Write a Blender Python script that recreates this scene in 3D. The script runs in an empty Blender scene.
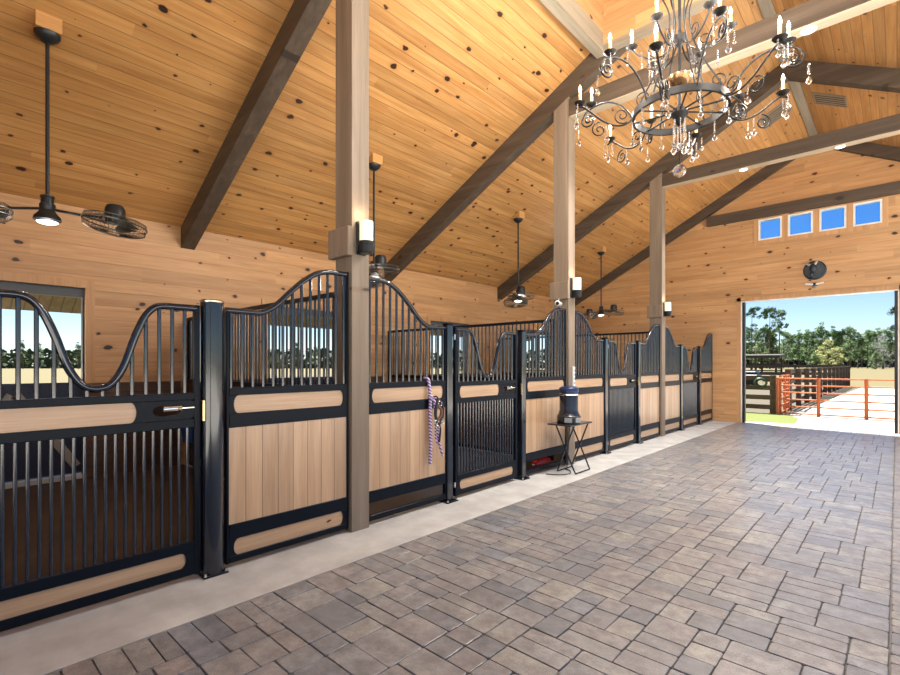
import bpy, math, random
from mathutils import Vector, Matrix
random.seed(7)
D = bpy.data
S = bpy.context.scene
COL = S.collection
PI = math.pi

# ------------------------------------------------------------------ layout (metres)
XF = -3.62          # stall front plane
XW = -7.8           # outer wall
XC = -1.43          # ridge
YE = 14.2           # end wall
SL = 0.5266         # roof slope
ZW = 3.53           # wall height
BAY = 3.87
def yc(k): return 0.74 + BAY * k
def zceil(x):
    return ZW + SL * (x - XW) if x <= XC else ZW + SL * (2 * XC - x - XW)

# ------------------------------------------------------------------ mesh builder
class MB:
    def __init__(s): s.v = []; s.f = []; s.tone = []
    def add(s, vs, fs, tone=None):
        n = len(s.v); s.v += [Vector(p) for p in vs]
        s.f += [tuple(i + n for i in f) for f in fs]
        if tone is not None: s.tone += [tone] * len(fs)
        return s
    def box(s, a, b):
        x0, x1 = sorted((a[0], b[0])); y0, y1 = sorted((a[1], b[1])); z0, z1 = sorted((a[2], b[2]))
        return s.hexa([(x0,y0,z0),(x1,y0,z0),(x1,y1,z0),(x0,y1,z0),(x0,y0,z1),(x1,y0,z1),(x1,y1,z1),(x0,y1,z1)])
    def hexa(s, p):
        return s.add(p, [(0,3,2,1),(4,5,6,7),(0,1,5,4),(1,2,6,5),(2,3,7,6),(3,0,4,7)])
    def bbox(s, a, b, r):
        """box with chamfered edges"""
        lo = [min(a[i], b[i]) for i in range(3)]; hi = [max(a[i], b[i]) for i in range(3)]
        r = min([r] + [(hi[i]-lo[i])*0.45 for i in range(3)])
        vs = []; idx = {}
        for sx in (0,1):
            for sy in (0,1):
                for sz in (0,1):
                    sg = (sx,sy,sz)
                    for ax in range(3):
                        p = []
                        for i in range(3):
                            q = hi[i] if sg[i] else lo[i]
                            if i != ax: q += -r if sg[i] else r
                            p.append(q)
                        idx[(sg,ax)] = len(vs); vs.append(p)
        fs = []
        for ax in range(3):
            o = [i for i in range(3) if i != ax]
            for sd in (0,1):
                ring = []
                for (u,w) in ((0,0),(1,0),(1,1),(0,1)):
                    sg = [0,0,0]; sg[ax] = sd; sg[o[0]] = u; sg[o[1]] = w
                    ring.append(idx[(tuple(sg),ax)])
                fs.append(ring)
        for ax in range(3):
            o = [i for i in range(3) if i != ax]
            for u in (0,1):
                for w in (0,1):
                    s0 = [0,0,0]; s0[o[0]] = u; s0[o[1]] = w; s1 = list(s0); s1[ax] = 1
                    s0 = tuple(s0); s1 = tuple(s1)
                    fs.append([idx[(s0,o[0])], idx[(s1,o[0])], idx[(s1,o[1])], idx[(s0,o[1])]])
        for sx in (0,1):
            for sy in (0,1):
                for sz in (0,1):
                    sg = (sx,sy,sz); fs.append([idx[(sg,0)], idx[(sg,1)], idx[(sg,2)]])
        return s.add(vs, fs)
    def tube(s, pts, r, n=8, cap=True, closed=False):
        P = [Vector(p) for p in pts]; N = len(P)
        R = r if isinstance(r, (list, tuple)) else [r] * N
        T = []
        for i in range(N):
            if closed: t = P[(i+1) % N] - P[i-1]
            else: t = P[min(i+1, N-1)] - P[max(i-1, 0)]
            T.append(t.normalized() if t.length > 1e-9 else Vector((0,0,1)))
        u = T[0].orthogonal().normalized(); vs = []
        for i in range(N):
            u = u - T[i] * u.dot(T[i]); u = u.normalized() if u.length > 1e-6 else T[i].orthogonal().normalized()
            w = T[i].cross(u)
            for k in range(n):
                a = 2 * PI * (k + .5) / n
                vs.append(P[i] + (u * math.cos(a) + w * math.sin(a)) * R[i])
        fs = []
        for i in range(N if closed else N - 1):
            j = (i + 1) % N
            for k in range(n):
                l = (k + 1) % n
                fs.append((i*n+k, i*n+l, j*n+l, j*n+k))
        if cap and not closed:
            fs.append(tuple(range(n))[::-1]); fs.append(tuple((N-1)*n + k for k in range(n)))
        return s.add(vs, fs)
    def lathe(s, c, prof, n=20, axis='Z', cap=True):
        """prof: (radius, height) from the bottom up, turned about an axis through c"""
        vs = []
        for (r, h) in prof:
            for k in range(n):
                a = 2 * PI * k / n; p = (r*math.cos(a), r*math.sin(a), h)
                if axis == 'X': p = (p[2], p[0], p[1])
                elif axis == 'Y': p = (p[1], p[2], p[0])
                vs.append(Vector(c) + Vector(p))
        fs = []
        for i in range(len(prof) - 1):
            for k in range(n):
                l = (k+1) % n; fs.append((i*n+k, i*n+l, (i+1)*n+l, (i+1)*n+k))
        if cap:
            fs.append(tuple(range(n))[::-1]); m = (len(prof)-1)*n; fs.append(tuple(m+k for k in range(n)))
        return s.add(vs, fs)
    def ball(s, c, r, n=8, m=6, sc=(1,1,1)):
        prof = [(max(1e-4, r*math.sin(PI*i/m)), -r*math.cos(PI*i/m)) for i in range(m+1)]
        n0 = len(s.v); s.lathe((0,0,0), prof, n, cap=False)
        for i in range(n0, len(s.v)):
            s.v[i] = Vector((s.v[i].x*sc[0]+c[0], s.v[i].y*sc[1]+c[1], s.v[i].z*sc[2]+c[2]))
        return s
    def prism(s, poly, x0, x1, axis='X'):
        """polygon (a,b) extruded along an axis: X -> (Y,Z), Y -> (X,Z), Z -> (X,Y)"""
        def at(p, x):
            return (x, p[0], p[1]) if axis == 'X' else (p[0], x, p[1]) if axis == 'Y' else (p[0], p[1], x)
        n = len(poly)
        vs = [at(p, x0) for p in poly] + [at(p, x1) for p in poly]
        fs = [tuple(range(n))[::-1], tuple(range(n, 2*n))] + [(i, (i+1) % n, (i+1) % n + n, i+n) for i in range(n)]
        return s.add(vs, fs)
    def build(s, name, mat, parent=None, smooth=35, loc=None):
        me = D.meshes.new(name)
        o = Vector((0,0,0))
        if parent is not None:
            q = parent
            while q is not None: o = o + q.location; q = q.parent
        if loc is not None: o = Vector(loc)
        me.from_pydata([tuple(p - o) for p in s.v], [], s.f)
        me.validate()
        import bmesh
        b = bmesh.new(); b.from_mesh(me); bmesh.ops.recalc_face_normals(b, faces=b.faces); b.to_mesh(me); b.free()
        if s.tone and len(s.tone) == len(me.polygons):
            at = me.attributes.new('tone', 'FLOAT', 'FACE'); at.data.foreach_set('value', s.tone)
        if smooth:
            me.polygons.foreach_set('use_smooth', [True] * len(me.polygons)); me.set_sharp_from_angle(angle=math.radians(smooth))
        me.materials.append(mat)
        ob = D.objects.new(name, me); COL.objects.link(ob)
        if parent is not None: ob.parent = parent
        elif loc is not None: ob.location = loc
        return ob

def tag(o, label=None, cat=None, group=None, kind=None):
    if label: o['label'] = label
    if cat: o['category'] = cat
    if group: o['group'] = group
    if kind: o['kind'] = kind
    return o
def thing(name, loc, label, cat, group=None, kind=None):
    e = D.objects.new(name, None); e.empty_display_size = .1; COL.objects.link(e); e.location = loc
    return tag(e, label, cat, group, kind)
def copy_tree(o, parent=None):
    c = o.copy(); COL.objects.link(c)
    if parent: c.parent = parent
    for ch in list(o.children): copy_tree(ch, c)
    return c
def struct(o): o['kind'] = 'structure'; return o

# ------------------------------------------------------------------ materials
def newmat(name):
    m = D.materials.new(name); m.use_nodes = True
    nt = m.node_tree; nt.nodes.clear()
    out = nt.nodes.new('ShaderNodeOutputMaterial'); b = nt.nodes.new('ShaderNodeBsdfPrincipled')
    nt.links.new(b.outputs[0], out.inputs[0])
    return m, nt, b, out
class G:
    """tiny node helper"""
    def __init__(s, nt): s.nt = nt
    def n(s, t, **k):
        x = s.nt.nodes.new(t)
        for a, v in k.items(): setattr(x, a, v)
        return x
    def set(s, sock, v):
        if hasattr(v, 'links') or isinstance(v, bpy.types.NodeSocket): s.nt.links.new(v, sock)
        else: sock.default_value = v
    def math(s, op, a, b=0.0, c=None):
        x = s.n('ShaderNodeMath', operation=op); s.set(x.inputs[0], a); s.set(x.inputs[1], b)
        if c is not None: s.set(x.inputs[2], c)
        return x.outputs[0]
    def comb(s, a, b, c):
        x = s.n('ShaderNodeCombineXYZ'); s.set(x.inputs[0], a); s.set(x.inputs[1], b); s.set(x.inputs[2], c); return x.outputs[0]
    def noise(s, vec, scale, detail=4, rough=.55, dist=0):
        x = s.n('ShaderNodeTexNoise'); s.set(x.inputs['Vector'], vec); x.inputs['Scale'].default_value = scale
        x.inputs['Detail'].default_value = detail; x.inputs['Roughness'].default_value = rough; x.inputs['Distortion'].default_value = dist
        return x.outputs[0]
    def ramp(s, fac, stops):
        x = s.n('ShaderNodeValToRGB'); s.set(x.inputs[0], fac); e = x.color_ramp.elements
        while len(e) < len(stops): e.new(.5)
        for i, (p, c) in enumerate(stops):
            e[i].position = p; e[i].color = (c, c, c, 1) if isinstance(c, (int, float)) else (*c, 1)
        return x.outputs[0]
    def mix(s, fac, a, b, mode='MIX'):
        x = s.n('ShaderNodeMix', data_type='RGBA', blend_type=mode); s.set(x.inputs[0], fac)
        for k, v in ((6, a), (7, b)):
            s.set(x.inputs[k], v if not isinstance(v, tuple) else (*v[:3], 1))
        return x.outputs[2]
    def bump(s, h, strength, dist, bsdf):
        x = s.n('ShaderNodeBump'); s.set(x.inputs['Height'], h); x.inputs['Strength'].default_value = strength
        x.inputs['Distance'].default_value = dist; s.nt.links.new(x.outputs[0], bsdf.inputs['Normal'])
def simple(name, col, rough=.5, metal=0, coat=0, emis=None, es=0, spec=None, var=0, vscale=6, bump=0):
    m, nt, b, out = newmat(name); g = G(nt)
    b.inputs['Roughness'].default_value = rough; b.inputs['Metallic'].default_value = metal
    b.inputs['Coat Weight'].default_value = coat; b.inputs['Coat Roughness'].default_value = .12
    if spec is not None: b.inputs['Specular IOR Level'].default_value = spec
    tc = g.n('ShaderNodeTexCoord').outputs['Object']
    nz = g.noise(tc, vscale, 5)
    v = var if var else .06
    c = g.ramp(nz, [(.25, tuple(x*(1-v) for x in col)), (.75, tuple(min(1, x*(1+v)) for x in col))])
    nt.links.new(c, b.inputs['Base Color'])
    if bump: g.bump(nz, bump, .01, b)
    if emis:
        b.inputs['Emission Color'].default_value = (*emis, 1); b.inputs['Emission Strength'].default_value = es
    return m
AX = {'X': 0, 'Y': 1, 'Z': 2}
def wood(name, along, across, width, cols, knots=0, kscale=2.4, rough=.5, gap=.012, gapdark=.35, grain=11, gstretch=.7, boardvar=.22,
         L=3.2, coat=0, objrand=False, knotcol=(.035, .018, .010), stain=None, bumpd=.004):
    """boards or solid timber: grain runs along one axis, boards are laid across another"""
    m, nt, b, out = newmat(name); g = G(nt)
    tc = g.n('ShaderNodeTexCoord').outputs['Object']
    if objrand:
        oi = g.n('ShaderNodeObjectInfo').outputs['Random']
        va = g.n('ShaderNodeVectorMath', operation='ADD'); nt.links.new(tc, va.inputs[0])
        nt.links.new(g.comb(g.math('MULTIPLY', oi, 31.0), g.math('MULTIPLY', oi, 57.0), g.math('MULTIPLY', oi, 83.0)), va.inputs[1]); tc = va.outputs[0]
    sp = g.n('ShaderNodeSeparateXYZ'); nt.links.new(tc, sp.inputs[0])
    u = sp.outputs[AX[along]]; v = sp.outputs[AX[across]]
    third = [a for a in 'XYZ' if a not in (along, across)][0]; w = sp.outputs[AX[third]]
    if width:
        vv = g.math('DIVIDE', v, width); idx = g.math('FLOOR', vv); fr = g.math('SUBTRACT', vv, idx)
        wn = g.n('ShaderNodeTexWhiteNoise', noise_dimensions='1D'); nt.links.new(idx, wn.inputs['W'])
        seg = g.math('FLOOR', g.math('ADD', g.math('DIVIDE', u, L), g.math('MULTIPLY', wn.outputs[0], 7.0)))
        wn2 = g.n('ShaderNodeTexWhiteNoise', noise_dimensions='2D'); nt.links.new(g.comb(idx, seg, 0), wn2.inputs['Vector'])
        rnd = wn2.outputs[0]
    else:
        rnd = 0.3
    off = g.math('MULTIPLY', rnd, 40.0)
    gv = g.comb(g.math('ADD', g.math('MULTIPLY', u, gstretch), off), g.math('MULTIPLY', v, grain), g.math('MULTIPLY', w, grain))
    gn = g.noise(gv, 1.0, 6, .6, .5)
    fine = g.noise(g.comb(g.math('MULTIPLY', u, 3.0), g.math('MULTIPLY', v, 90.0), g.math('MULTIPLY', w, 90.0)), 1.0, 3, .5)
    col = g.ramp(gn, [(.28, cols[0]), (.52, cols[1]), (.75, cols[2])])
    col = g.mix(.35, col, g.ramp(fine, [(.3, .55), (.7, 1.0)]), 'MULTIPLY')
    if width:
        k = g.math('ADD', g.math('MULTIPLY', rnd, boardvar*2), 1.0 - boardvar)
        col = g.mix(1.0, col, g.comb(k, k, k), 'MULTIPLY')
    if stain is not None:
        sn = g.noise(tc, .9, 4, .6); col = g.mix(g.ramp(sn, [(.45, 0.0), (.75, .55)]), col, stain)
    if knots:
        kv = g.comb(g.math('MULTIPLY', u, kscale), g.math('MULTIPLY', v, kscale*1.7), g.math('MULTIPLY', w, kscale*.3))
        dn = g.n('ShaderNodeTexNoise'); nt.links.new(kv, dn.inputs['Vector']); dn.inputs['Scale'].default_value = 5.0
        va = g.n('ShaderNodeVectorMath', operation='MULTIPLY_ADD'); nt.links.new(dn.outputs['Color'], va.inputs[0]); va.inputs[1].default_value = (.16,)*3; nt.links.new(kv, va.inputs[2])
        vo = g.n('ShaderNodeTexVoronoi', voronoi_dimensions='2D'); nt.links.new(va.outputs[0], vo.inputs['Vector']); vo.inputs['Scale'].default_value = 1.0
        cs = g.n('ShaderNodeSeparateColor'); nt.links.new(vo.outputs['Color'], cs.inputs[0])
        size = g.math('MULTIPLY', g.math('MAXIMUM', g.math('SUBTRACT', cs.outputs[0], 1.0 - knots), 0.0), .135 / knots)
        d = g.math('DIVIDE', vo.outputs['Distance'], g.math('ADD', size, .0001))
        core = g.ramp(d, [(.75, 1.0), (1.0, 0.0)]); halo = g.ramp(g.math('MULTIPLY', d, .5), [(.5, .4), (1.0, 0.0)])
        col = g.mix(halo, col, g.mix(1.0, col, (.75, .5, .38), 'MULTIPLY'))
        col = g.mix(core, col, knotcol)
    h = g.math('MULTIPLY', gn, .35)
    if width:
        e = g.math('ABSOLUTE', g.math('SUBTRACT', fr, .5))
        gm = g.ramp(e, [(max(0, .5 - gap/width*1.0), 1.0), (.5, 0.0)])
        col = g.mix(gm, g.mix(1.0, col, (gapdark,)*3, 'MULTIPLY'), col)
        h = g.math('ADD', h, gm)
    nt.links.new(col, b.inputs['Base Color'])
    b.inputs['Roughness'].default_value = rough; b.inputs['Coat Weight'].default_value = coat; b.inputs['Coat Roughness'].default_value = .2
    g.bump(h, .5, bumpd, b)
    return m

PINE = [(.42, .19, .055), (.56, .29, .10), (.66, .38, .155)]
PINE_W = [(.49, .245, .095), (.59, .33, .145), (.67, .40, .195)]
M = {}
M['ceil'] = wood('pine_ceiling_boards', 'Y', 'X', .123, PINE, knots=.6, kscale=2.5, rough=.42, gap=.006, gapdark=.4, boardvar=.13, L=4.6)
M['wallY'] = wood('pine_wall_boards', 'Y', 'Z', .19, PINE_W, knots=.62, kscale=2.3, rough=.5, gap=.004, gapdark=.55, boardvar=.12)
M['wallX'] = wood('pine_end_wall_boards', 'X', 'Z', .19, PINE_W, knots=.55, kscale=2.2, rough=.5, gap=.004, gapdark=.55, boardvar=.12)
M['casing'] = wood('pine_casing', 'Z', 'Y', 0, PINE_W, rough=.5)
TIMB = [(.055, .036, .023), (.085, .059, .039), (.13, .094, .064)]
POSTC = [(.17, .128, .09), (.23, .175, .125), (.30, .235, .175)]
M['post'] = wood('weathered_post_timber', 'Z', 'X', 0, POSTC, knots=.12, kscale=1.4, rough=.7, grain=9, gstretch=.5, objrand=True, knotcol=(.05, .035, .022))
M['beamX'] = wood('stained_beam_timber', 'X', 'Z', 0, TIMB, knots=.2, kscale=1.5, rough=.65, grain=9, gstretch=.5, objrand=True, knotcol=(.03, .02, .012))
M['headY'] = wood('stained_header_timber', 'Y', 'Z', 0, [(.24, .20, .14), (.31, .26, .19), (.38, .32, .24)], knots=.2, kscale=1.5, rough=.7, grain=9, gstretch=.5, knotcol=(.05, .035, .022))
M['headX'] = wood('stained_header_timber_cross', 'X', 'Z', 0, [(.24, .20, .14), (.31, .26, .19), (.38, .32, .24)], rough=.7, grain=9, gstretch=.5)
OAK = [(.42, .25, .135), (.52, .325, .185), (.61, .40, .245)]
M['boards'] = wood('stall_boards', 'Z', 'Y', .13, OAK, knots=.12, kscale=1.6, rough=.38, gap=.005, gapdark=.3, grain=12, boardvar=.1, coat=.6)
M['plank'] = wood('stall_plank', 'Y', 'Z', 0, OAK, knots=.1, kscale=1.4, rough=.36, grain=12, coat=.35, objrand=True)
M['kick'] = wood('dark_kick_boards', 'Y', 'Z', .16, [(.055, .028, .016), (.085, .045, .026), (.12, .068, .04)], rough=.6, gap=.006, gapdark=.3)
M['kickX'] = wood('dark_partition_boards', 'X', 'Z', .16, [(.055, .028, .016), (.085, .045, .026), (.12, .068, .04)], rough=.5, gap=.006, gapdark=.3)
M['fence'] = wood('fence_boards', 'X', 'Z', 0, [(.05, .035, .025), (.085, .062, .045), (.13, .10, .075)], rough=.85, grain=9, objrand=True)
M['fenceY'] = wood('fence_rails', 'Y', 'Z', 0, [(.05, .035, .025), (.085, .062, .045), (.13, .10, .075)], rough=.85, grain=9, objrand=True)
M['soffit'] = wood('eave_soffit_boards', 'X', 'Y', .15, [(.13, .10, .06), (.18, .14, .09), (.23, .18, .12)], rough=.6, gap=.012, gapdark=.25, boardvar=.08)
M['headdark'] = simple('dark_grey_frame', (.07, .075, .08), .5)
M['underlit'] = wood('lit_underside_paint', 'X', 'Y', 0, [(.42, .33, .22), (.50, .40, .28), (.58, .47, .34)], rough=.5)  # paler wood colour stands in for light on the beam undersides
M['block'] = wood('pine_block', 'Y', 'X', 0, PINE, rough=.5)
M['black'] = simple('black_powder_coat', (.005, .008, .014), .32, spec=.12)
M['bar'] = simple('black_bar_coat', (.010, .016, .028), .13, coat=.6, spec=.6)
M['tube'] = simple('glossy_black_tube', (.005, .009, .017), .12, coat=.6, spec=.5)
M['iron'] = simple('wrought_iron', (.013, .011, .010), .5, spec=.25, var=.3, vscale=30)
M['fanmetal'] = simple('dark_bronze_fan_metal', (.018, .022, .024), .38, metal=.3)
M['cage'] = simple('fan_cage_wire', (.10, .09, .08), .35, metal=.7)
M['chrome'] = simple('chrome', (.75, .75, .74), .15, metal=1)
M['brass'] = simple('brass', (.72, .55, .25), .25, metal=1)
M['cap'] = simple('post_cap_metal', (.62, .52, .38), .22, metal=1)
M['white'] = simple('white_paint', (.80, .79, .76), .45)
M['whitepl'] = simple('white_plastic', (.78, .78, .76), .35)
M['lens'] = simple('frosted_lens', (.9, .88, .82), .4, emis=(1, .93, .82), es=.22)
M['shade'] = simple('sconce_shade', (.9, .82, .66), .4, emis=(1, .80, .50), es=.22)
M['bulb'] = simple('flame_bulb', (.9, .8, .6), .3, emis=(1, .80, .48), es=5)
M['down'] = simple('downlight_lens', (.9, .88, .8), .3, emis=(1, .86, .62), es=2.2)
M['candle'] = simple('candle_sleeve', (.50, .36, .17), .5)
M['bowl'] = simple('bronze_bowl', (.30, .17, .08), .25, metal=.9)
M['concrete'] = simple('concrete', (.49, .495, .48), .55, var=.24, vscale=3.5, bump=.12)
M['mats'] = simple('rubber_stall_mats', (.052, .036, .026), .75, var=.35, vscale=3, bump=.2)
M['grey_mat'] = simple('grey_mats', (.07, .085, .11), .35, var=.2, vscale=5)
M['joint'] = simple('joint_sand', (.20, .185, .165), .9, var=.2, vscale=20)
M['orange'] = simple('orange_pipe_paint', (.47, .115, .03), .5)
M['blue'] = simple('blue_plastic', (.03, .09, .34), .3)
M['lidblue'] = simple('navy_lid', (.012, .025, .085), .3)
M['urn'] = simple('black_canister_plastic', (.012, .016, .024), .25, coat=.3)
M['greylab'] = simple('grey_panel', (.27, .28, .28), .4)
M['red'] = simple('red_plastic', (.55, .02, .02), .3, coat=.3)
M['ropep'] = None
M['leather'] = simple('brown_leather', (.16, .07, .03), .5)
M['strap'] = simple('dark_halter_webbing', (.02, .018, .025), .6)
M['hose'] = simple('green_hose', (.025, .07, .03), .4)
M['cart'] = simple('dark_cart_paint', (.02, .025, .05), .4)
M['tyre'] = simple('tyre_rubber', (.015, .015, .015), .8)
M['metalroof'] = simple('weathered_roof_metal', (.035, .03, .02), .6, var=.2)
M['vent'] = simple('vent_metal', (.26, .205, .145), .5)
M['brace'] = simple('weathered_brace', (.30, .28, .25), .6)
M['ventdark'] = simple('vent_cavity', (.02, .015, .01), .8)
M['trackblack'] = simple('black_steel_jamb', (.006, .006, .008), .4)
M['soil'] = simple('dry_soil', (.06, .05, .03), .9)
M['bark'] = simple('pine_bark', (.11, .075, .055), .9, var=.3, vscale=3)
M['plaque'] = simple('dark_pewter', (.045, .055, .065), .45, metal=.5, var=.3, vscale=12)
M['bone'] = simple('pale_ears', (.45, .40, .36), .6)

def glassmat(name, tint, gloss=.06):
    m, nt, b, out = newmat(name); nt.nodes.remove(b); g = G(nt)
    t = g.n('ShaderNodeBsdfTransparent'); t.inputs[0].default_value = (*tint, 1)
    s = g.n('ShaderNodeBsdfGlossy'); s.inputs['Roughness'].default_value = .03
    lw = g.n('ShaderNodeLayerWeight'); lw.inputs[0].default_value = .15
    f = g.math('MULTIPLY', lw.outputs['Fresnel'], .9)
    mx = g.n('ShaderNodeMixShader'); nt.links.new(f, mx.inputs[0]); nt.links.new(t.outputs[0], mx.inputs[1]); nt.links.new(s.outputs[0], mx.inputs[2])
    nt.links.new(mx.outputs[0], out.inputs[0]); return m
M['pane'] = glassmat('blue_tinted_pane', (.55, .80, 1.0))
m, nt, b, out = newmat('crystal'); b.inputs['Base Color'].default_value = (.97, .97, .97, 1); b.inputs['Roughness'].default_value = .02
b.inputs['Transmission Weight'].default_value = 1.0; b.inputs['IOR'].default_value = 1.5; M['crystal'] = m

# pavers: a tone per paver plus mottling
m, nt, b, out = newmat('concrete_pavers'); g = G(nt)
tn = g.n('ShaderNodeAttribute', attribute_name='tone').outputs['Fac']
tc = g.n('ShaderNodeTexCoord').outputs['Object']
base = g.ramp(tn, [(0, (.19, .205, .225)), (.2, (.25, .253, .26)), (.42, (.295, .275, .265)), (.6, (.275, .273, .275)), (.8, (.34, .332, .305)), (1, (.24, .258, .29))])
mo = g.noise(tc, 10, 7, .7); base = g.mix(.8, base, g.ramp(mo, [(.38, .62), (.62, 1.3)]), 'MULTIPLY')
mo2 = g.noise(tc, 2.6, 3); base = g.mix(g.ramp(mo2, [(.42, 0.0), (.66, .6)]), base, (.20, .205, .215))
sp = g.noise(tc, 160, 2); base = g.mix(.35, base, g.ramp(sp, [(.35, .6), (.65, 1.2)]), 'MULTIPLY')
nt.links.new(base, b.inputs['Base Color']); b.inputs['Roughness'].default_value = .38; b.inputs['Coat Weight'].default_value = .35; b.inputs['Coat Roughness'].default_value = .22
g.bump(g.math('ADD', g.math('MULTIPLY', mo, .6), g.math('MULTIPLY', sp, .25)), .55, .007, b); M['pavers'] = m

# gravel drive, whitened bounce ground, dry field, lawn
def ground(name, a, bb, c, scale, rough=.95, bump=.4):
    m, nt, b, out = newmat(name); g = G(nt); tc = g.n('ShaderNodeTexCoord').outputs['Object']
    n1 = g.noise(tc, scale, 8, .7); n2 = g.noise(tc, scale * .06, 4)
    col = g.mix(g.ramp(n2, [(.4, 0.0), (.65, .6)]), g.ramp(n1, [(.3, a), (.6, bb)]), c)
    nt.links.new(col, b.inputs['Base Color']); b.inputs['Roughness'].default_value = rough; g.bump(n1, bump, .02, b); return m
M['gravel'] = ground('pale_gravel', (.26, .235, .20), (.38, .355, .32), (.36, .33, .29), 14)
M['bounce'] = ground('white_bounce_ground', (.68, .65, .60), (.84, .82, .78), (.8, .77, .72), 14)  # unseen ground, whitened to bounce sunlight into the barn
M['field'] = ground('dry_grass_field', (.072, .058, .019), (.105, .085, .03), (.085, .073, .023), 9)
M['lawn'] = ground('green_lawn', (.05, .068, .010), (.105, .128, .02), (.08, .10, .015), 22)

# rope: two coloured spiral
m, nt, b, out = newmat('purple_white_rope'); g = G(nt); tc = g.n('ShaderNodeTexCoord').outputs['Object']
sp = g.n('ShaderNodeSeparateXYZ'); nt.links.new(tc, sp.inputs[0])
wv = g.math('SINE', g.math('ADD', g.math('MULTIPLY', sp.outputs[2], 190.0), g.math('MULTIPLY', sp.outputs[1], 130.0)))
nt.links.new(g.ramp(g.math('ADD', g.math('MULTIPLY', wv, .5), .5), [(.42, (.13, .07, .33)), (.62, (.66, .54, .62))]), b.inputs['Base Color'])
b.inputs['Roughness'].default_value = .8; M['ropep'] = m

def leafmat(name, a, bb):
    m, nt, b, out = newmat(name); g = G(nt)
    tn = g.n('ShaderNodeAttribute', attribute_name='tone').outputs['Fac']; oi = g.n('ShaderNodeObjectInfo').outputs['Random']
    c = g.ramp(tn, [(0, a), (1, bb)]); k = g.math('ADD', g.math('MULTIPLY', oi, .5), .75)
    nt.links.new(g.mix(1.0, c, g.comb(k, k, k), 'MULTIPLY'), b.inputs['Base Color']); b.inputs['Roughness'].default_value = .7
    b.inputs['Subsurface Weight'].default_value = 0
    return m
M['needle'] = leafmat('pine_needles', (.042, .095, .022), (.105, .19, .045))
M['leafy'] = leafmat('broadleaf_foliage', (.05, .10, .02), (.12, .19, .04))
M['yellow'] = leafmat('yellowing_foliage', (.11, .13, .025), (.22, .22, .045))
M['greytwig'] = leafmat('grey_twigs', (.10, .105, .09), (.16, .16, .14))
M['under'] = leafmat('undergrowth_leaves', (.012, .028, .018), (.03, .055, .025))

# ------------------------------------------------------------------ setting: floor
def paver_floor():
    mb = MB(); c = .0785; X0, X1 = -3.03, -0.03; nx = int(round((X1 - X0) / c)); c = (X1 - X0) / nx
    Y0, Y1 = -1.6, 14.32; ny = int((Y1 - Y0) / c); used = [[False]*ny for _ in range(nx)]
    sizes = [(3,2),(3,2),(4,2),(3,3),(2,2),(4,3),(3,1),(2,2)]
    def paver(x0, x1, y0, y1):
        gp = .0028; j = lambda: random.uniform(-.0028, .0028); z = random.uniform(-.0022, .0012); r = .006
        P = [(x0+gp+j(), y0+gp+j()), (x1-gp+j(), y0+gp+j()), (x1-gp+j(), y1-gp+j()), (x0+gp+j(), y1-gp+j())]
        cx, cy = (x0+x1)/2, (y0+y1)/2; vs = []
        def octo(ins, zz, k):
            o = []
            for i in range(4):
                p = Vector(P[i]); a = Vector(P[i-1]); b2 = Vector(P[(i+1) % 4]); ce = Vector((cx, cy))
                for q in (a, b2):
                    t = p + (q - p).normalized() * k; t = t + (ce - t).normalized() * ins; o.append((t.x, t.y, zz))
            return o
        vs = octo(0, -.03, .008) + octo(0, z-.005, .008) + octo(r*.35, z-.0012, .009) + octo(r*.8, z, .011)
        fs = []
        for l in range(3):
            for k in range(8): fs.append((l*8+k, l*8+(k+1) % 8, (l+1)*8+(k+1) % 8, (l+1)*8+k))
        fs.append(tuple(24+k for k in range(8)))
        mb.add(vs, fs, random.random())
    def widths():
        w = []
        while sum(w) < nx:
            left = nx - sum(w); opts = [q for q in (3, 3, 4, 4, 2) if left - q == 0 or left - q >= 2]
            w.append(random.choice(opts))
        return w
    yb = Y0
    while yb < Y1 - .1:
        band = min(random.choice((5, 6, 7, 8)) * c, Y1 - yb)
        if Y1 - yb - band < .2: band = Y1 - yb
        ix = 0
        for w in widths():
            y = yb; xa, xb = X0 + ix*c, X0 + (ix+w)*c; ix += w
            while y < yb + band - 1e-6:
                h = random.choice((1.5, 2, 2, 2.6, 3)) * c
                if w == 4: h = random.choice((1.3, 1.6, 2, 2.6)) * c
                left = yb + band - y
                if left - h < 1.2 * c: h = left if left < 3.2 * c else left / 2
                if w == 4 and h > 1.8 * c and random.random() < .3: paver(xa, (xa+xb)/2, y, y+h); paver((xa+xb)/2, xb, y, y+h)
                else: paver(xa, xb, y, y+h)
                y += h
        yb += band
    y = Y0
    while y < Y1 - .05:
        h = random.choice((.1, .125, .15)); paver(-.03+.004, .17, y, min(y+h, Y1)); y += h
    return mb.build('floor', M['pavers'], smooth=0)
struct(paver_floor())
struct(MB().box((-3.05,-1.6,-.2), (.2,14.34,-.012)).build('floor_joint_bed', M['joint'], smooth=0))
struct(MB().box((XW,-1.6,-.2), (-3.03,YE,0)).build('floor_concrete', M['concrete'], smooth=0))
struct(MB().box((.17,-1.6,-.2), (2.0,14.34,0)).build('floor_concrete', M['concrete'], smooth=0))
for k in range(0, 4):
    struct(MB().box((XW+.02,yc(k)-1.86,0), (-3.72,yc(k)+1.86,.015)).build('floor_mats', M['mats'] if k == 0 else M['grey_mat'], smooth=0))

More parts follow.
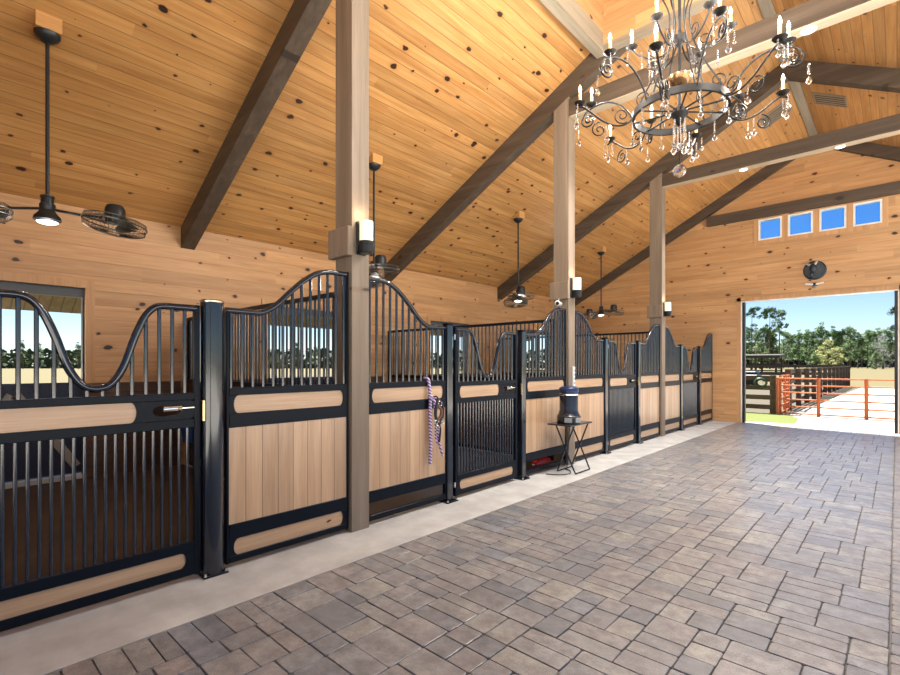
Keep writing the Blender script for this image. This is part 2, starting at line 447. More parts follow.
# ------------------------------------------------------------------ setting: walls
def wall_with_openings(name, mat, axis, p0, p1, a0, a1, z0, z1, holes):
    """wall between planes p0,p1 along an axis, cut by rectangular holes (a0,a1,z0,z1)"""
    As = sorted({a0, a1, *[h[0] for h in holes], *[h[1] for h in holes]}); Zs = sorted({z0, z1, *[h[2] for h in holes], *[h[3] for h in holes]})
    mb = MB()
    for i in range(len(As)-1):
        runs = []
        for j in range(len(Zs)-1):
            ca, cz = (As[i]+As[i+1])/2, (Zs[j]+Zs[j+1])/2
            if any(h[0] < ca < h[1] and h[2] < cz < h[3] for h in holes): continue
            if runs and abs(runs[-1][1] - Zs[j]) < 1e-6: runs[-1][1] = Zs[j+1]
            else: runs.append([Zs[j], Zs[j+1]])
        for (u, v) in runs:
            if axis == 'Y': mb.box((p0, As[i], u), (p1, As[i+1], v))
            else: mb.box((As[i], p0, u), (As[i+1], p1, v))
    return mb
DH = 2.49
doors = [(yc(k)-.69, yc(k)+.69) for k in range(4)]
struct(wall_with_openings('w', None, 'Y', XW-.16, XW, -1.6, YE+.16, 0, ZW+.06, [(a, b2, 0.0, DH) for a, b2 in doors]).build('wall_left', M['wallY'], smooth=0))
# end wall: rectangle with door and windows, then the gable
WX0, WX1, WZ0, WZ1 = -2.556, -.236, 4.59, 5.11
mb = wall_with_openings('w', None, 'X', YE, YE+.16, XW, 1.2, 0, 5.2, [(-2.94, .03, 0, 3.1), (WX0, WX1, WZ0, WZ1)])
me = MB()
# trim the rectangle to the roof line: keep boxes below the slope with sloped tops
def endwall():
    mb = MB(); xs = [XW, -5.5, -2.94, WX0, WX1, .03, 1.0]
    holes = [(-2.94, .03, 0, 3.1), (WX0, WX1, WZ0, WZ1)]
    xs = sorted(set(xs + [XC]))
    for i in range(len(xs)-1):
        a, b2 = xs[i], xs[i+1]; c = (a+b2)/2
        zb = sorted([(h[2], h[3]) for h in holes if h[0] < c < h[1]]); z = 0
        for (lo, hi) in zb:
            if lo > z: mb.box((a, YE, z), (b2, YE+.16, lo))
            z = hi
        za, zb2 = zceil(a)+.05, zceil(b2)+.05
        mb.hexa([(a,YE,z),(b2,YE,z),(b2,YE+.16,z),(a,YE+.16,z),(a,YE,za),(b2,YE,zb2),(b2,YE+.16,zb2),(a,YE+.16,za)])
    return mb
struct(endwall().build('wall_end', M['wallX'], smooth=0))
# rear gable wall behind the viewer, with a doorway like the far one
mb = MB()
for a, b2 in ((XW, -3.2), (-3.2, XC), (XC, .3), (.3, 1.0)):
    lo = 3.3 if -3.2 <= a < .3 else 0
    mb.hexa([(a,-1.76,lo),(b2,-1.76,lo),(b2,-1.6,lo),(a,-1.6,lo),(a,-1.76,zceil(a)+.05),(b2,-1.76,zceil(b2)+.05),(b2,-1.6,zceil(b2)+.05),(a,-1.6,zceil(a)+.05)])
struct(mb.build('wall_rear', M['wallX'], smooth=0))

# ceiling: two slopes with the lantern well cut out
WL, WR, WN, WFA = -2.97, .11, 2.90, 6.335      # lantern well in plan
def slope(mb, xa, xb, ya, yb):
    za, zb = zceil(xa), zceil(xb); t = .14
    mb.hexa([(xa,ya,za),(xb,ya,zb),(xb,yb,zb),(xa,yb,za),(xa,ya,za+t),(xb,ya,zb+t),(xb,yb,zb+t),(xa,yb,za+t)])
mb = MB(); YB = YE + 1.0
e = .05; slope(mb, -10.0, WL-e, -2.2, YB); slope(mb, WL-e, XC, -2.2, WN-e); slope(mb, WL-e, XC, WFA+e, YB)
struct(mb.build('ceiling', M['ceil'], smooth=0))
mb = MB(); slope(mb, XC, WR+e, -2.2, WN-e); slope(mb, XC, WR+e, WFA+e, YB); slope(mb, WR+e, 1.0, -2.2, YB)
struct(mb.build('ceiling_right', M['ceil'], smooth=0))
# ridge board
zr = zceil(XC)
struct(MB().prism([(XC-.075, zr-.075),(XC+.075, zr-.075),(XC+.075, zr+.02),(XC-.075, zr+.02)], WFA+.1, YE, 'Y').build('trim_1', M['headY'], smooth=0))
# lantern well
ZH = 5.80; ZT = 8.1
struct(MB().box((WL-.14,WN-.1,ZH),(WL,WFA+.1,ZH+.26)).build('trim_2', M['headY'], smooth=0))
struct(MB().box((WL,WFA,ZH),(WR,WFA+.1,ZH+.09)).build('trim_3', M['headX'], smooth=0))
struct(MB().box((WL,WN-.1,ZH),(WR,WN,ZH+.09)).build('trim_4', M['headX'], smooth=0))
struct(MB().box((WR,WN-.1,ZH),(WR+.14,WFA+.1,ZH+.26)).build('trim_5', M['headY'], smooth=0))
struct(MB().box((WL-.1,WN-.1,ZH+.26),(WL,WFA+.1,ZT)).build('wall_lantern_left', M['wallY'], smooth=0))
struct(MB().box((WR,WN-.1,ZH+.26),(WR+.1,WFA+.1,ZT)).build('wall_lantern_right', M['wallY'], smooth=0))
struct(MB().box((WL,WFA,ZH+.09),(WR,WFA+.1,ZT)).build('wall_lantern_far', M['wallX'], smooth=0))
struct(MB().box((WL,WN-.1,ZH+.09),(WR,WN,ZT)).build('wall_lantern_near', M['wallX'], smooth=0))
struct(MB().box((WL-.1,WN-.1,ZT),(WR+.1,WFA+.1,ZT+.1)).build('ceiling_lantern', M['ceil'], smooth=0))

mb = MB()
za, zb = zceil(-10.0)-.004, zceil(XW-.16)-.004
mb.hexa([(-10.0,-2.2,za-.03),(XW-.17,-2.2,zb-.03),(XW-.17,YB,zb-.03),(-10.0,YB,za-.03),(-10.0,-2.2,za),(XW-.17,-2.2,zb),(XW-.17,YB,zb),(-10.0,YB,za)])
struct(mb.build('ceiling_eave', M['soffit'], smooth=0))
# door casing, steel jambs, clerestory windows
mb = MB(); mb.box((-3.03,YE-.02,0),(-2.94,YE,3.19)); mb.box((.03,YE-.02,0),(.12,YE,3.19)); mb.box((-3.03,YE-.02,3.1),(.12,YE,3.19))
struct(mb.build('trim_6', M['casing'], smooth=0))
mb = MB(); mb.box((-2.94,YE-.02,0),(-2.925,YE+.16,3.1)); mb.box((.015,YE-.02,0),(.03,YE+.16,3.1)); mb.box((-2.94,YE-.02,3.085),(.03,YE+.16,3.1))
struct(mb.build('trim_7', M['white'], smooth=0))
mb = MB(); mb.box((-2.925,YE+.05,0),(-2.865,YE+.16,3.085)); mb.box((-.04,YE+.05,0),(.015,YE+.16,3.085))
struct(mb.build('door_1', M['trackblack'], smooth=0))
wn = struct(MB().box((WX0-.1,YE-.015,WZ0-.1),(WX1+.1,YE,WZ0)).box((WX0-.1,YE-.015,WZ1),(WX1+.1,YE,WZ1+.02)).box((WX0-.1,YE-.015,WZ0),(WX0,YE,WZ1)).box((WX1,YE-.015,WZ0),(WX1+.1,YE,WZ1)).build('trim_8', M['casing'], smooth=0))
pw = (WX1 - WX0 + .12) / 4
for i in range(4):
    a = WX0 + i * pw; b2 = a + pw - .12; t = .035
    mb = MB()
    mb.box((a,YE-.01,WZ0),(a+t,YE+.12,WZ1)); mb.box((b2-t,YE-.01,WZ0),(b2,YE+.12,WZ1)); mb.box((a+t,YE-.01,WZ0),(b2-t,YE+.12,WZ0+t)); mb.box((a+t,YE-.01,WZ1-t),(b2-t,YE+.12,WZ1))
    o = struct(mb.build('window_%d' % (i+1), M['white'], smooth=0))
    p = MB().box((a+t,YE+.06,WZ0+t),(b2-t,YE+.066,WZ1-t)).build('pane', M['pane'], o, smooth=0)
    if i < 3: struct(MB().box((b2,YE-.005,WZ0),(b2+.12,YE+.12,WZ1)).build('trim_%d' % (9+i), M['casing'], smooth=0))

# stall outer doors: casing and closed lower leaf
for k, (a, b2) in enumerate(doors):
    mb = MB(); mb.box((XW,a-.1,1.25),(XW+.022,a,DH+.1)); mb.box((XW,b2,1.25),(XW+.022,b2+.1,DH+.1)); mb.box((XW,a,DH),(XW+.022,b2,DH+.1))
    struct(mb.build('trim_%d' % (20+k), M['casing'], smooth=0))
    struct(MB().box((XW-.14,a,DH-.12),(XW-.05,b2,DH)).box((XW-.14,b2-.02,.06),(XW-.05,b2,DH-.12)).box((XW-.14,a,.06),(XW-.05,a+.02,DH-.12)).build('trim_%d' % (40+k), M['headdark'], smooth=0))
    d = struct(MB().box((XW-.13,a+.022,.085),(XW-.09,b2-.022,1.26)).build('door_%d' % (2+k), M['cart'], smooth=0))
    w = b2 - a; fr = MB(); x0, x1 = XW-.09, XW-.065; t = .09
    def brace(p, q):
        v = Vector((0, q[0]-p[0], q[1]-p[1])); n = Vector((0, -v.z, v.y)).normalized() * .05
        P = Vector((0, *p)); Q = Vector((0, *q))
        fr.prism([(c.y, c.z) for c in (P-n, Q-n, Q+n, P+n)], x0, x1)
    brace((a+.08, .17), ((a+b2)/2-.02, 1.12)); brace((b2-.08, .17), ((a+b2)/2+.02, 1.12))
    fr.build('door_brace', M['brace'], d, smooth=0)
    mb = MB(); mb.box((XW-.15,a,.0),(XW-.02,b2,.06)); struct(mb.build('trim_%d' % (30+k), M['concrete'], smooth=0))
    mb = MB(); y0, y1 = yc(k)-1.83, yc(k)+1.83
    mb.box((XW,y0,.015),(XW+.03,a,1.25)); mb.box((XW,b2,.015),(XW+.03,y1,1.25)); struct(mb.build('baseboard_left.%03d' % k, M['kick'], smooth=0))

# ------------------------------------------------------------------ timber frame
PN = ['nearest to the viewer', 'with a canister stand at its foot', 'third along the aisle']
def post(yc0, label):
    t = thing('timber_post', (-3.69, yc0, 0), label, 'post')
    y0, y1 = yc0-.095, yc0+.095; za, zb = zceil(-3.815)-.312, zceil(-3.565)-.312
    mb = MB().hexa([(-3.815,y0,0),(-3.565,y0,0),(-3.565,y1,0),(-3.815,y1,0),(-3.815,y0,za),(-3.565,y0,zb),(-3.565,y1,zb),(-3.815,y1,za)]); mb.build('post_shaft', M['post'], t, smooth=0)
    MB().bbox((-3.85,yc0-.155,2.46),(-3.54,yc0-.095,2.72), .006).build('collar_block', M['post'], t)
    return t
TY = [2.675 + BAY*k for k in range(-1, 3)]
post(TY[0], 'square timber post before the nearest stall gate')
post(TY[1], 'square timber post nearest the viewer, rising between the first two stalls')
post(TY[2], 'square timber post behind the folding stand with the black canister')
post(TY[3], 'square timber post between the last two stalls before the end wall')
def rafter(y0, y1, side, label, d=.31, foot=0):
    mb = MB()
    xa, xb = (XW, XC) if side < 0 else (1.0, XC)
    za, zb = zceil(xa), zceil(xb)
    mb.hexa([(xa,y0,za-d),(xb,y0,zb-d),(xb,y1,zb-d),(xa,y1,za-d),(xa,y0,za-.002),(xb,y0,zb-.002),(xb,y1,zb-.002),(xa,y1,za-.002)])
    return tag(mb.build('rafter', M['beamX'], smooth=0, loc=((xa+xb)/2, (y0+y1)/2, (za+zb)/2)), label, 'rafter', None, 'thing')
def split_rafter(y0, y1, side, label, x_end, d=.31):
    """rafter that stops at the lantern well"""
    mb = MB(); xa, xb = XW, x_end; za, zb = zceil(xa), zceil(xb)
    mb.hexa([(xa,y0,za-d),(xb,y0,zb-d),(xb,y1,zb-d),(xa,y1,za-d),(xa,y0,za-.002),(xb,y0,zb-.002),(xb,y1,zb-.002),(xa,y1,za-.002)])
    return tag(mb.build('rafter', M['beamX'], smooth=0, loc=((xa+xb)/2, (y0+y1)/2, (za+zb)/2)), label, 'rafter', None, 'thing')
rafter(TY[1]-.095, TY[1]+.095, -1, 'dark sloping rafter over the nearest stalls, on the viewer side of the nearest post')
rafter(TY[2]-.095, TY[2]+.095, -1, 'dark sloping rafter meeting the post behind the canister stand')
rafter(TY[3]-.095, TY[3]+.095, -1, 'dark sloping rafter meeting the post between the last two stalls')
rafter(YE-.13, YE, -1, 'dark sloping rafter against the end wall, over the last stall', d=.27)
rafter(TY[2]-.095, TY[2]+.095, 1, 'dark rafter on the far roof slope behind the chandelier')
rafter(TY[3]-.095, TY[3]+.095, 1, 'dark rafter sloping down past the louvred ceiling vents')
rafter(YE-.13, YE, 1, 'dark rafter against the end wall above the clerestory windows', d=.27)
def tie(y0, y1, label, x0=-3.563, z0=5.16, z1=5.41, lights=True):
    b = tag(MB().bbox((x0,y0,z0),(.70,y1,z1), .005).build('tie_beam', M['beamX'], loc=((x0+.70)/2,(y0+y1)/2,z0)), label, 'beam', None, 'thing')
    if lights: MB().box((x0+.01,y0+.012,z0-.012),(.69,y1-.012,z0-.0005)).build('lit_underside', M['underlit'], b, smooth=0)  # thin added slab, its pale colour paints the underside as lit
    return b
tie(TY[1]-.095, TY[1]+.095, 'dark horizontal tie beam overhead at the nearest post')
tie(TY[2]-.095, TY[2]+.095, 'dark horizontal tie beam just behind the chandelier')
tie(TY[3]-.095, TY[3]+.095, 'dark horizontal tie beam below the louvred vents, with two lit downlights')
tie(YE-.13, YE-.0005, 'dark horizontal beam on the end wall above the clerestory windows', x0=-3.72, z0=5.15, z1=5.40, lights=False)
def downlight(x, y, label):
    z = 5.148
    t = thing('downlight', (x, y, z), label, 'ceiling light', 'downlights under the tie beams')
    MB().lathe((x,y,z), [(.062,-.001),(.078,-.004),(.078,-.010),(.066,-.014),(.06,-.006)], 24, cap=False).build('trim_ring', M['white'], t)
    MB().lathe((x,y,z), [(.062,-.006),(.0605,-.009),(.03,-.011),(.001,-.0112)], 24).build('lens', M['down'], t)
    L = D.lights.new('downlight_lamp', 'SPOT'); L.energy = 150; L.color = (1, .95, .90); L.spot_size = 2.2; L.spot_blend = .6; L.shadow_soft_size = .06
    o = D.objects.new('downlight_lamp', L); COL.objects.link(o); o.parent = t; o.location = (0, 0, -.03)
downlight(-2.12, TY[3], 'lit round downlight under the tie beam, nearer the timber post')
downlight(-.70, TY[3], 'lit round downlight under the tie beam, above the clerestory windows')
downlight(-2.12, TY[2], 'lit round downlight in the tie beam hidden behind the chandelier')
downlight(-.71, TY[2], 'lit round downlight at the top beside the chandelier candles')

# ------------------------------------------------------------------ stall fronts
SN = ['nearest stall', 'second stall, the one with the hanging rope', 'third stall', 'last stall by the end wall']
def smooth_curve(pts, n=6):
    out = []
    P = [Vector(p) for p in pts]
    for i in range(len(P)-1):
        p0, p1, p2, p3 = P[max(i-1,0)], P[i], P[i+1], P[min(i+2, len(P)-1)]
        for k in range(n):
            t = k / n
            out.append(.5*((2*p1)+(-p0+p2)*t+(2*p0-5*p1+4*p2-p3)*t*t+(-p0+3*p1-3*p2+p3)*t**3))
    out.append(P[-1]); return out
def interp(pts, y):
    for a, b2 in zip(pts, pts[1:]):
        if min(a[0], b2[0]) <= y <= max(a[0], b2[0]):
            t = (y-a[0])/(b2[0]-a[0]) if b2[0] != a[0] else 0
            return a[1] + (b2[1]-a[1])*t
    return pts[0][1] if abs(y-pts[0][0]) < abs(y-pts[-1][0]) else pts[-1][1]
def plank_poly(y0, y1, z0, z1, bulge=.035):
    n = 8; h = (z1-z0)/2; zc = (z0+z1)/2; P = []
    for i in range(n+1):
        a = -PI/2 + PI*i/n; P.append((y1 - bulge + bulge*math.cos(a)*1.0, zc + h*math.sin(a)))
    for i in range(n+1):
        a = PI/2 + PI*i/n; P.append((y0 + bulge + bulge*math.cos(a), zc + h*math.sin(a)))
    return P
T2 = .022   # half thickness of frames
def bars(mb, ys, zlo, ztop, r):
    for y in ys:
        zt = ztop(y)
        if zt - zlo > .03: mb.tube([(XF, y, zlo), (XF, y, zt)], r, 10, cap=False)
def panel(k, side, label, plank=True):
    """fixed stall panel; side +1 rises towards larger Y (the post), -1 towards smaller Y"""
    c = yc(k)
    ya, yb = (c + .757, c + 1.83) if side > 0 else (c - .757, c - 1.83)
    lo, hi = min(ya, yb), max(ya, yb)
    t = thing('stall_screen', (XF, (lo+hi)/2, 0), label, 'stall panel')
    d = lambda q: ya + side * q
    curve = [(0,1.895),(.17,1.895),(.28,1.90),(.40,1.97),(.52,2.085),(.64,2.19),(.76,2.265),(.87,2.295),(.95,2.298),(1.055,2.298)]
    cv = smooth_curve([(d(q), z, 0) for q, z in curve], 5)
    f = MB(); s = .02
    f.bbox((XF-T2, lo, .03), (XF+T2, lo+s, 1.90 if side > 0 else 2.32), .004)
    f.bbox((XF-T2, hi-s, .03), (XF+T2, hi, 2.32 if side > 0 else 1.90), .004)
    rails = [(.035, .085), (.205, .318), (1.03, 1.135), (1.268, 1.324)]
    if not plank: rails[0] = (.035, .09)
    for z0, z1 in rails: f.bbox((XF-T2, lo+s, z0), (XF+T2, hi-s, z1), .004)
    f.build('frame', M['black'], t)
    def plate(z0, z1):
        """steel plates with the rounded cut-out for the plank"""
        y0, y1 = lo+s, hi-s; B = .035
        for (a, sg) in ((lo+.055, -1), (hi-.055, 1)):
            n = 8; h = (z1-z0)/2; zc = (z0+z1)/2; edge = y0 if sg < 0 else y1
            arc = [(a - sg*B + sg*B*math.cos(-PI/2+PI*i/n), zc+h*math.sin(-PI/2+PI*i/n)) for i in range(n+1)]
            MB().prism(arc + [(edge, z1), (edge, z0)], XF-.01, XF+T2-.002).build('end_plate', M['black'], t, smooth=0)
    plate(1.135, 1.268)
    if plank: plate(.085, .205)
    MB().prism(plank_poly(lo+.055, hi-.055, 1.135, 1.268), XF-.012, XF+.012).build('middle_plank', M['plank'], t)
    if plank: MB().prism(plank_poly(lo+.055, hi-.055, .085, .205), XF-.012, XF+.012).build('bottom_plank', M['plank'], t)
    MB().box((XF-.014, lo+s, .318), (XF+.014, hi-s, 1.03)).build('board_panel', M['boards'], t, smooth=0)
    MB().tube([(XF, p.x, p.y) for p in cv], .023, 10).build('top_rail', M['tube'], t, smooth=60)
    g = MB(); n = 13; ys = [lo+s+.02 + (hi-lo-2*s-.04)*i/(n-1) for i in range(n)]
    cc = [(p.x, p.y) for p in cv]
    bars(g, ys, 1.322, lambda y: interp(cc, y), .0125); g.build('grille', M['bar'], t, smooth=60)
    return t
DIP = [(-.64,1.89),(-.45,1.89),(-.36,1.888),(-.305,1.865),(-.255,1.80),(-.20,1.665),(-.14,1.48),(-.075,1.375),(0,1.347)]
def gate(k, label):
    c = yc(k); lo, hi = c-.625, c+.565+.0
    lo, hi = c-.615, c+.575
    m = (lo+hi)/2
    t = thing('stall_gate', (XF, m, 0), label, 'gate')
    pts = [(c-.02+u, z) for u, z in DIP] + [(c-.02-u, z) for u, z in DIP[-2::-1]]
    pts[0] = (lo+.02, 1.89); pts[-1] = (hi-.02, 1.89)
    cv = smooth_curve([(y, z, 0) for y, z in pts], 5)
    f = MB(); s = .036
    f.bbox((XF-T2, lo, .03), (XF+T2, lo+s, 1.912), .004); f.bbox((XF-T2, hi-s, .03), (XF+T2, hi, 1.912), .004)
    for z0, z1 in [(.035,.095),(.20,.268),(1.06,1.12),(1.252,1.30)]: f.bbox((XF-T2, lo+s, z0), (XF+T2, hi-s, z1), .004)
    f.build('frame', M['black'], t)
    ye = c + .19
    B = .035
    def plate(y0, y1, a0, a1, z0, z1):
        for (edge, a, sg) in ((y0, a0, -1), (y1, a1, 1)):
            n = 8; h = (z1-z0)/2; zc = (z0+z1)/2
            arc = [(a - sg*B + sg*B*math.cos(-PI/2+PI*i/n), zc+h*math.sin(-PI/2+PI*i/n)) for i in range(n+1)]
            MB().prism(arc + [(edge, z1), (edge, z0)], XF-.01, XF+T2-.002).build('end_plate', M['black'], t, smooth=0)
    plate(lo+s, c+.225, lo+.075, ye, 1.12, 1.252); plate(lo+s, hi-s, lo+.075, hi-.09, .095, .20)
    MB().prism(plank_poly(lo+.075, ye, 1.12, 1.252), XF-.012, XF+.012).build('middle_plank', M['plank'], t)
    MB().prism(plank_poly(lo+.075, hi-.09, .095, .20), XF-.012, XF+.012).build('bottom_plank', M['plank'], t)
    MB().tube([(XF, p.x, p.y) for p in cv], .023, 12).build('top_rail', M['tube'], t, smooth=60)
    cc = [(p.x, p.y) for p in cv]
    ys = [lo+s+.04+.0785*i for i in range(14)]
    for sg in (-1, 1):
        g = MB(); bars(g, [y for y in ys if y < hi-s-.02 and (y-c+.02)*sg > 0], 1.30, lambda y: interp(cc, y), .0125); g.build('upper_grille', M['bar'], t, smooth=60)
    g = MB(); ys = [lo+s+.027+.0525*i for i in range(21)]; bars(g, [y for y in ys if y < hi-s-.015], .262, lambda y: 1.062, .0105); g.build('lower_grille', M['bar'], t, smooth=60)
    # latch box with an oval hand hole, chrome slide bolt
    L = MB(); y0, y1, z0, z1 = c+.225, hi-s, 1.12, 1.252; zc = (z0+z1)/2; oy, rz, ry = (y0+y1)/2-.01, .036, .09
    N = 28; ring = []; outer = []
    for i in range(N):
        a = 2*PI*i/N; ca, sa = math.cos(a), math.sin(a)
        ring.append((oy+ry*(abs(ca)**.7)*(1 if ca > 0 else -1), zc+rz*(abs(sa)**.8)*(1 if sa > 0 else -1)))
        q = max(abs(ca), abs(sa)); px, pz = ca/q, sa/q
        outer.append(((y0+y1)/2 + px*(y1-y0)/2, zc + pz*(z1-z0)/2))
    for i in range(N):
        j = (i+1) % N; L.prism([ring[i], ring[j], outer[j], outer[i]], XF-.012, XF+.014)
    l = L.build('latch_box', M['black'], t, smooth=0)
    b_ = MB(); b_.tube([(XF+.012, oy-.03, zc+.012), (XF+.012, oy+.085, zc+.012)], .022, 14); b_.tube([(XF+.012, oy+.07, zc+.012), (XF+.012, hi-.006, zc+.012)], .006, 8)
    b_.build('latch_bolt', M['chrome'], l)
    MB().ball((XF+.034, oy+.07, zc+.01), .013, 10, 8).build('latch_knob', M['brass'], l)
    h = MB()
    for z in (.16, 1.80):
        h.tube([(XF+.015, lo-.008, z-.03), (XF+.015, lo-.008, z+.03)], .010, 10); h.box((XF+.003, lo-.02, z-.012), (XF+.02, lo+.02, z+.012))
    h.build('hinge', M['chrome'], t)
    return t
def gpost(y, label, rnd=False, latch=True):
    t = thing('gate_post', (XF, y, 0), label, 'gate post')
    r = .0775 if rnd else .043
    if rnd:
        MB().lathe((XF,y,0), [(r,.012),(r,1.935)], 40).build('post_tube', M['tube'], t)
        MB().lathe((XF,y,0), [(r+.001,1.935),(r+.003,1.938),(r+.003,1.95),(r-.006,1.958),(.02,1.962)], 40).build('post_cap', M['cap'], t)
    else:
        MB().bbox((XF-r,y-r,.012),(XF+r,y+r,1.93), .008).build('post_tube', M['tube'], t)
        MB().bbox((XF-r-.003,y-r-.003,1.93),(XF+r+.003,y+r+.003,1.945), .006).build('post_cap', M['black'], t)
    b = MB().bbox((XF-.085,y-.085,0),(XF+.085,y+.085,.012), .003).build('base_plate', M['black'], t)
    for sx in (-.07, .07):
        for sy in (-.07, .07): MB().lathe((XF+sx,y+sy,.012), [(.013,0),(.013,.008),(.008,.009),(.008,.02)], 6).build('bolt', M['chrome'], b)
    if latch: MB().bbox((XF+.012,y-r-.004,1.10),(XF+.04,y-r+.001,1.245) if not rnd else (XF+.052,y-r+.012,1.245), .002).build('strike_plate', M['brass'], t)
    return t
panel(0, -1, 'stall panel before the nearest gate, just out at the near end')
gate(0, 'black stall gate with a dipped top rail, nearest the viewer, latch beside the round post')
gpost(yc(0)-.71, 'square black gate post at the hinge of the nearest gate', False, False)
gpost(yc(0)+.664, 'thick round black gate post with a metal cap', True)
panel(0, 1, 'tan boarded stall panel between the round gate post and the nearest timber post')
panel(1, -1, 'tan boarded stall panel behind the hanging purple rope, open at its foot', False)
gpost(yc(1)-.72, 'square black gate post beside the hanging purple rope', False, False)
gate(1, 'black stall gate with a dipped top rail, between the rope and the canister stand')
gpost(yc(1)+.70, 'square black gate post left of the red object at floor level')
panel(1, 1, 'tan boarded stall panel behind the canister stand, red object showing at its foot', False)
panel(2, -1, 'tan boarded stall panel just beyond the canister stand')
gpost(yc(2)-.71, 'square black gate post at the hinge side of the third gate along the aisle', False, False)
gate(2, 'black stall gate with a dipped top rail, third along the aisle')
gpost(yc(2)+.70, 'square black gate post at the latch side of the third gate along the aisle')
panel(2, 1, 'tan boarded stall panel on the near side of the last timber post')
panel(3, -1, 'tan boarded stall panel on the far side of the last timber post')
gpost(yc(3)-.71, 'square black gate post at the hinge side of the farthest gate', False, False)
gate(3, 'black stall gate with a dipped top rail, farthest, next to the end wall')
gpost(yc(3)+.70, 'square black gate post at the latch side of the farthest gate')
panel(3, 1, 'tan boarded stall panel touching the end wall')

def partition(y, label):
    t = thing('stall_partition', (-5.8, y, 0), label, 'partition')
    x0, x1 = XW+.03, -3.83
    f = MB(); f.bbox((x0,y-.022,2.145),(x1,y+.022,2.19), .004); f.bbox((x0,y-.022,1.22),(x1,y+.022,1.28), .004); f.bbox((x0,y-.022,.015),(x1,y+.022,.08), .004)
    f.bbox((x0,y-.022,.08),(x0+.045,y+.022,2.145), .004); f.bbox((x1-.045,y-.022,.08),(x1,y+.022,2.145), .004); f.build('frame', M['black'], t)
    g = MB(); n = 48
    for i in range(n):
        x = x0+.085+(x1-x0-.17)*i/(n-1); g.tube([(x,y,1.27),(x,y,2.155)], .0115, 8, cap=False)
    g.build('grille', M['bar'], t, smooth=60)
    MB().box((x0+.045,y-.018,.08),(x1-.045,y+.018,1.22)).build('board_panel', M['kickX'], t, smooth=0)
partition(TY[1], 'barred stall partition behind the nearest timber post')
partition(TY[2], 'barred stall partition seen through the gate between rope and canister stand')
partition(TY[3], 'barred stall partition seen over the third gate along the aisle')

# ------------------------------------------------------------------ fans
def fan(x, y, ang, label):
    zc0 = zceil(x)
    t = thing('ceiling_fan', (x, y, zc0-1.65), label, 'ceiling fan', 'twin head stall fans')
    z = 2.935
    blk = MB(); w = .095
    blk.hexa([(x-w,y-w,zc0-.085),(x+w,y-w,zc0-.085),(x+w,y+w,zc0-.085),(x-w,y+w,zc0-.085),(x-w,y-w,zceil(x-w)),(x+w,y-w,zceil(x+w)),(x+w,y+w,zceil(x+w)),(x-w,y+w,zceil(x-w))])
    blk.build('mounting_block', M['block'], t, smooth=0)
    MB().lathe((x,y,zc0-.085), [(.02,-.085),(.045,-.075),(.08,-.045),(.098,-.015),(.10,0)], 24).build('canopy', M['fanmetal'], t)
    MB().tube([(x,y,z+.09),(x,y,zc0-.12)], .016, 12).build('downrod', M['fanmetal'], t)
    hub = MB().lathe((x,y,z), [(.085,-.13),(.105,-.115),(.10,-.085),(.07,-.05),(.055,-.02),(.06,0),(.06,.03),(.05,.035),(.05,.085),(.055,.09),(.055,.105),(.03,.115)], 28).build('hub', M['fanmetal'], t)
    MB().lathe((x,y,z), [(.01,-.152),(.05,-.147),(.075,-.138),(.084,-.128)], 24).build('light_lens', M['lens'], hub)
    L = D.lights.new('fan_lamp', 'POINT'); L.energy = 4; L.color = (1, .95, .88); L.shadow_soft_size = .09
    lo = D.objects.new('fan_lamp', L); COL.objects.link(lo); lo.parent = t; lo.location = Vector((x, y, z-.26)) - t.location
    ca, sa = math.cos(ang), math.sin(ang)
    for s in (-1, 1):
        px, py = x+s*ca*.52, y+s*sa*.52; zz = z-.03
        a = MB().tube([(x+s*ca*.04,y+s*sa*.04,z-.01),(x+s*ca*.25,y+s*sa*.25,z-.035),(x+s*ca*.42,y+s*sa*.42,zz-.005)], .012, 10).build('arm', M['fanmetal'], t)
        h = MB().lathe((px,py,zz), [(.075,-.05),(.085,-.02),(.085,.08),(.07,.115),(.03,.13),(.005,.132)], 24).build('fan_head', M['fanmetal'], t)
        c = MB(); R = .265; tilt = Matrix.Rotation(.14*s, 4, Vector((-sa, ca, 0)))
        def tp(p): return tilt @ Vector(p) + Vector((px,py,zz-.06))
        for (r, zo, wr) in ((R,0,.006),(R*.96,-.05,.003),(R*.96,.04,.003),(R*.72,-.075,.0022),(R*.45,-.085,.0022),(R*.2,-.09,.004),(R*.72,.055,.0022)):
            c.tube([tp((r*math.cos(2*PI*i/40), r*math.sin(2*PI*i/40), zo)) for i in range(40)], wr, 5, closed=True)
        for i in range(44):
            q = 2*PI*i/44; cq, sq = math.cos(q), math.sin(q)
            c.tube([tp((r*cq, r*sq, zo)) for r, zo in ((R*.2,-.09),(R*.7,-.078),(R*.94,-.055),(R,0),(R*.94,.042),(R*.7,.057),(R*.3,.06))], .0019, 4, cap=False)
        c.build('cage', M['cage'], h, smooth=60)
        for i in range(3):
            q0 = 2*PI*i/3+.4*s; bl = MB(); vs = []
            for r in (.05, .12, .2, .24):
                for dq, dz in ((-.38,.018),(-.1,.004),(.2,-.014),(.42,-.022)):
                    vs.append(tp((r*math.cos(q0+dq*(1.1-r)), r*math.sin(q0+dq*(1.1-r)), dz)))
            n0 = len(vs); vs += [v - Vector((0,0,.004)) for v in vs]
            fs = [(r*4+k, r*4+k+1, r*4+k+5, r*4+k+4) for r in range(3) for k in range(3)]; fs2 = [tuple(v+n0 for v in f[::-1]) for f in fs]
            rim = [0,1,2,3,7,11,15,14,13,12,8,4]; fs3 = [(rim[i2], rim[(i2+1)%12], rim[(i2+1)%12]+n0, rim[i2]+n0) for i2 in range(12)]
            bl.add(vs, fs+fs2+fs3); bl.build('blade', M['fanmetal'], h)
    return t
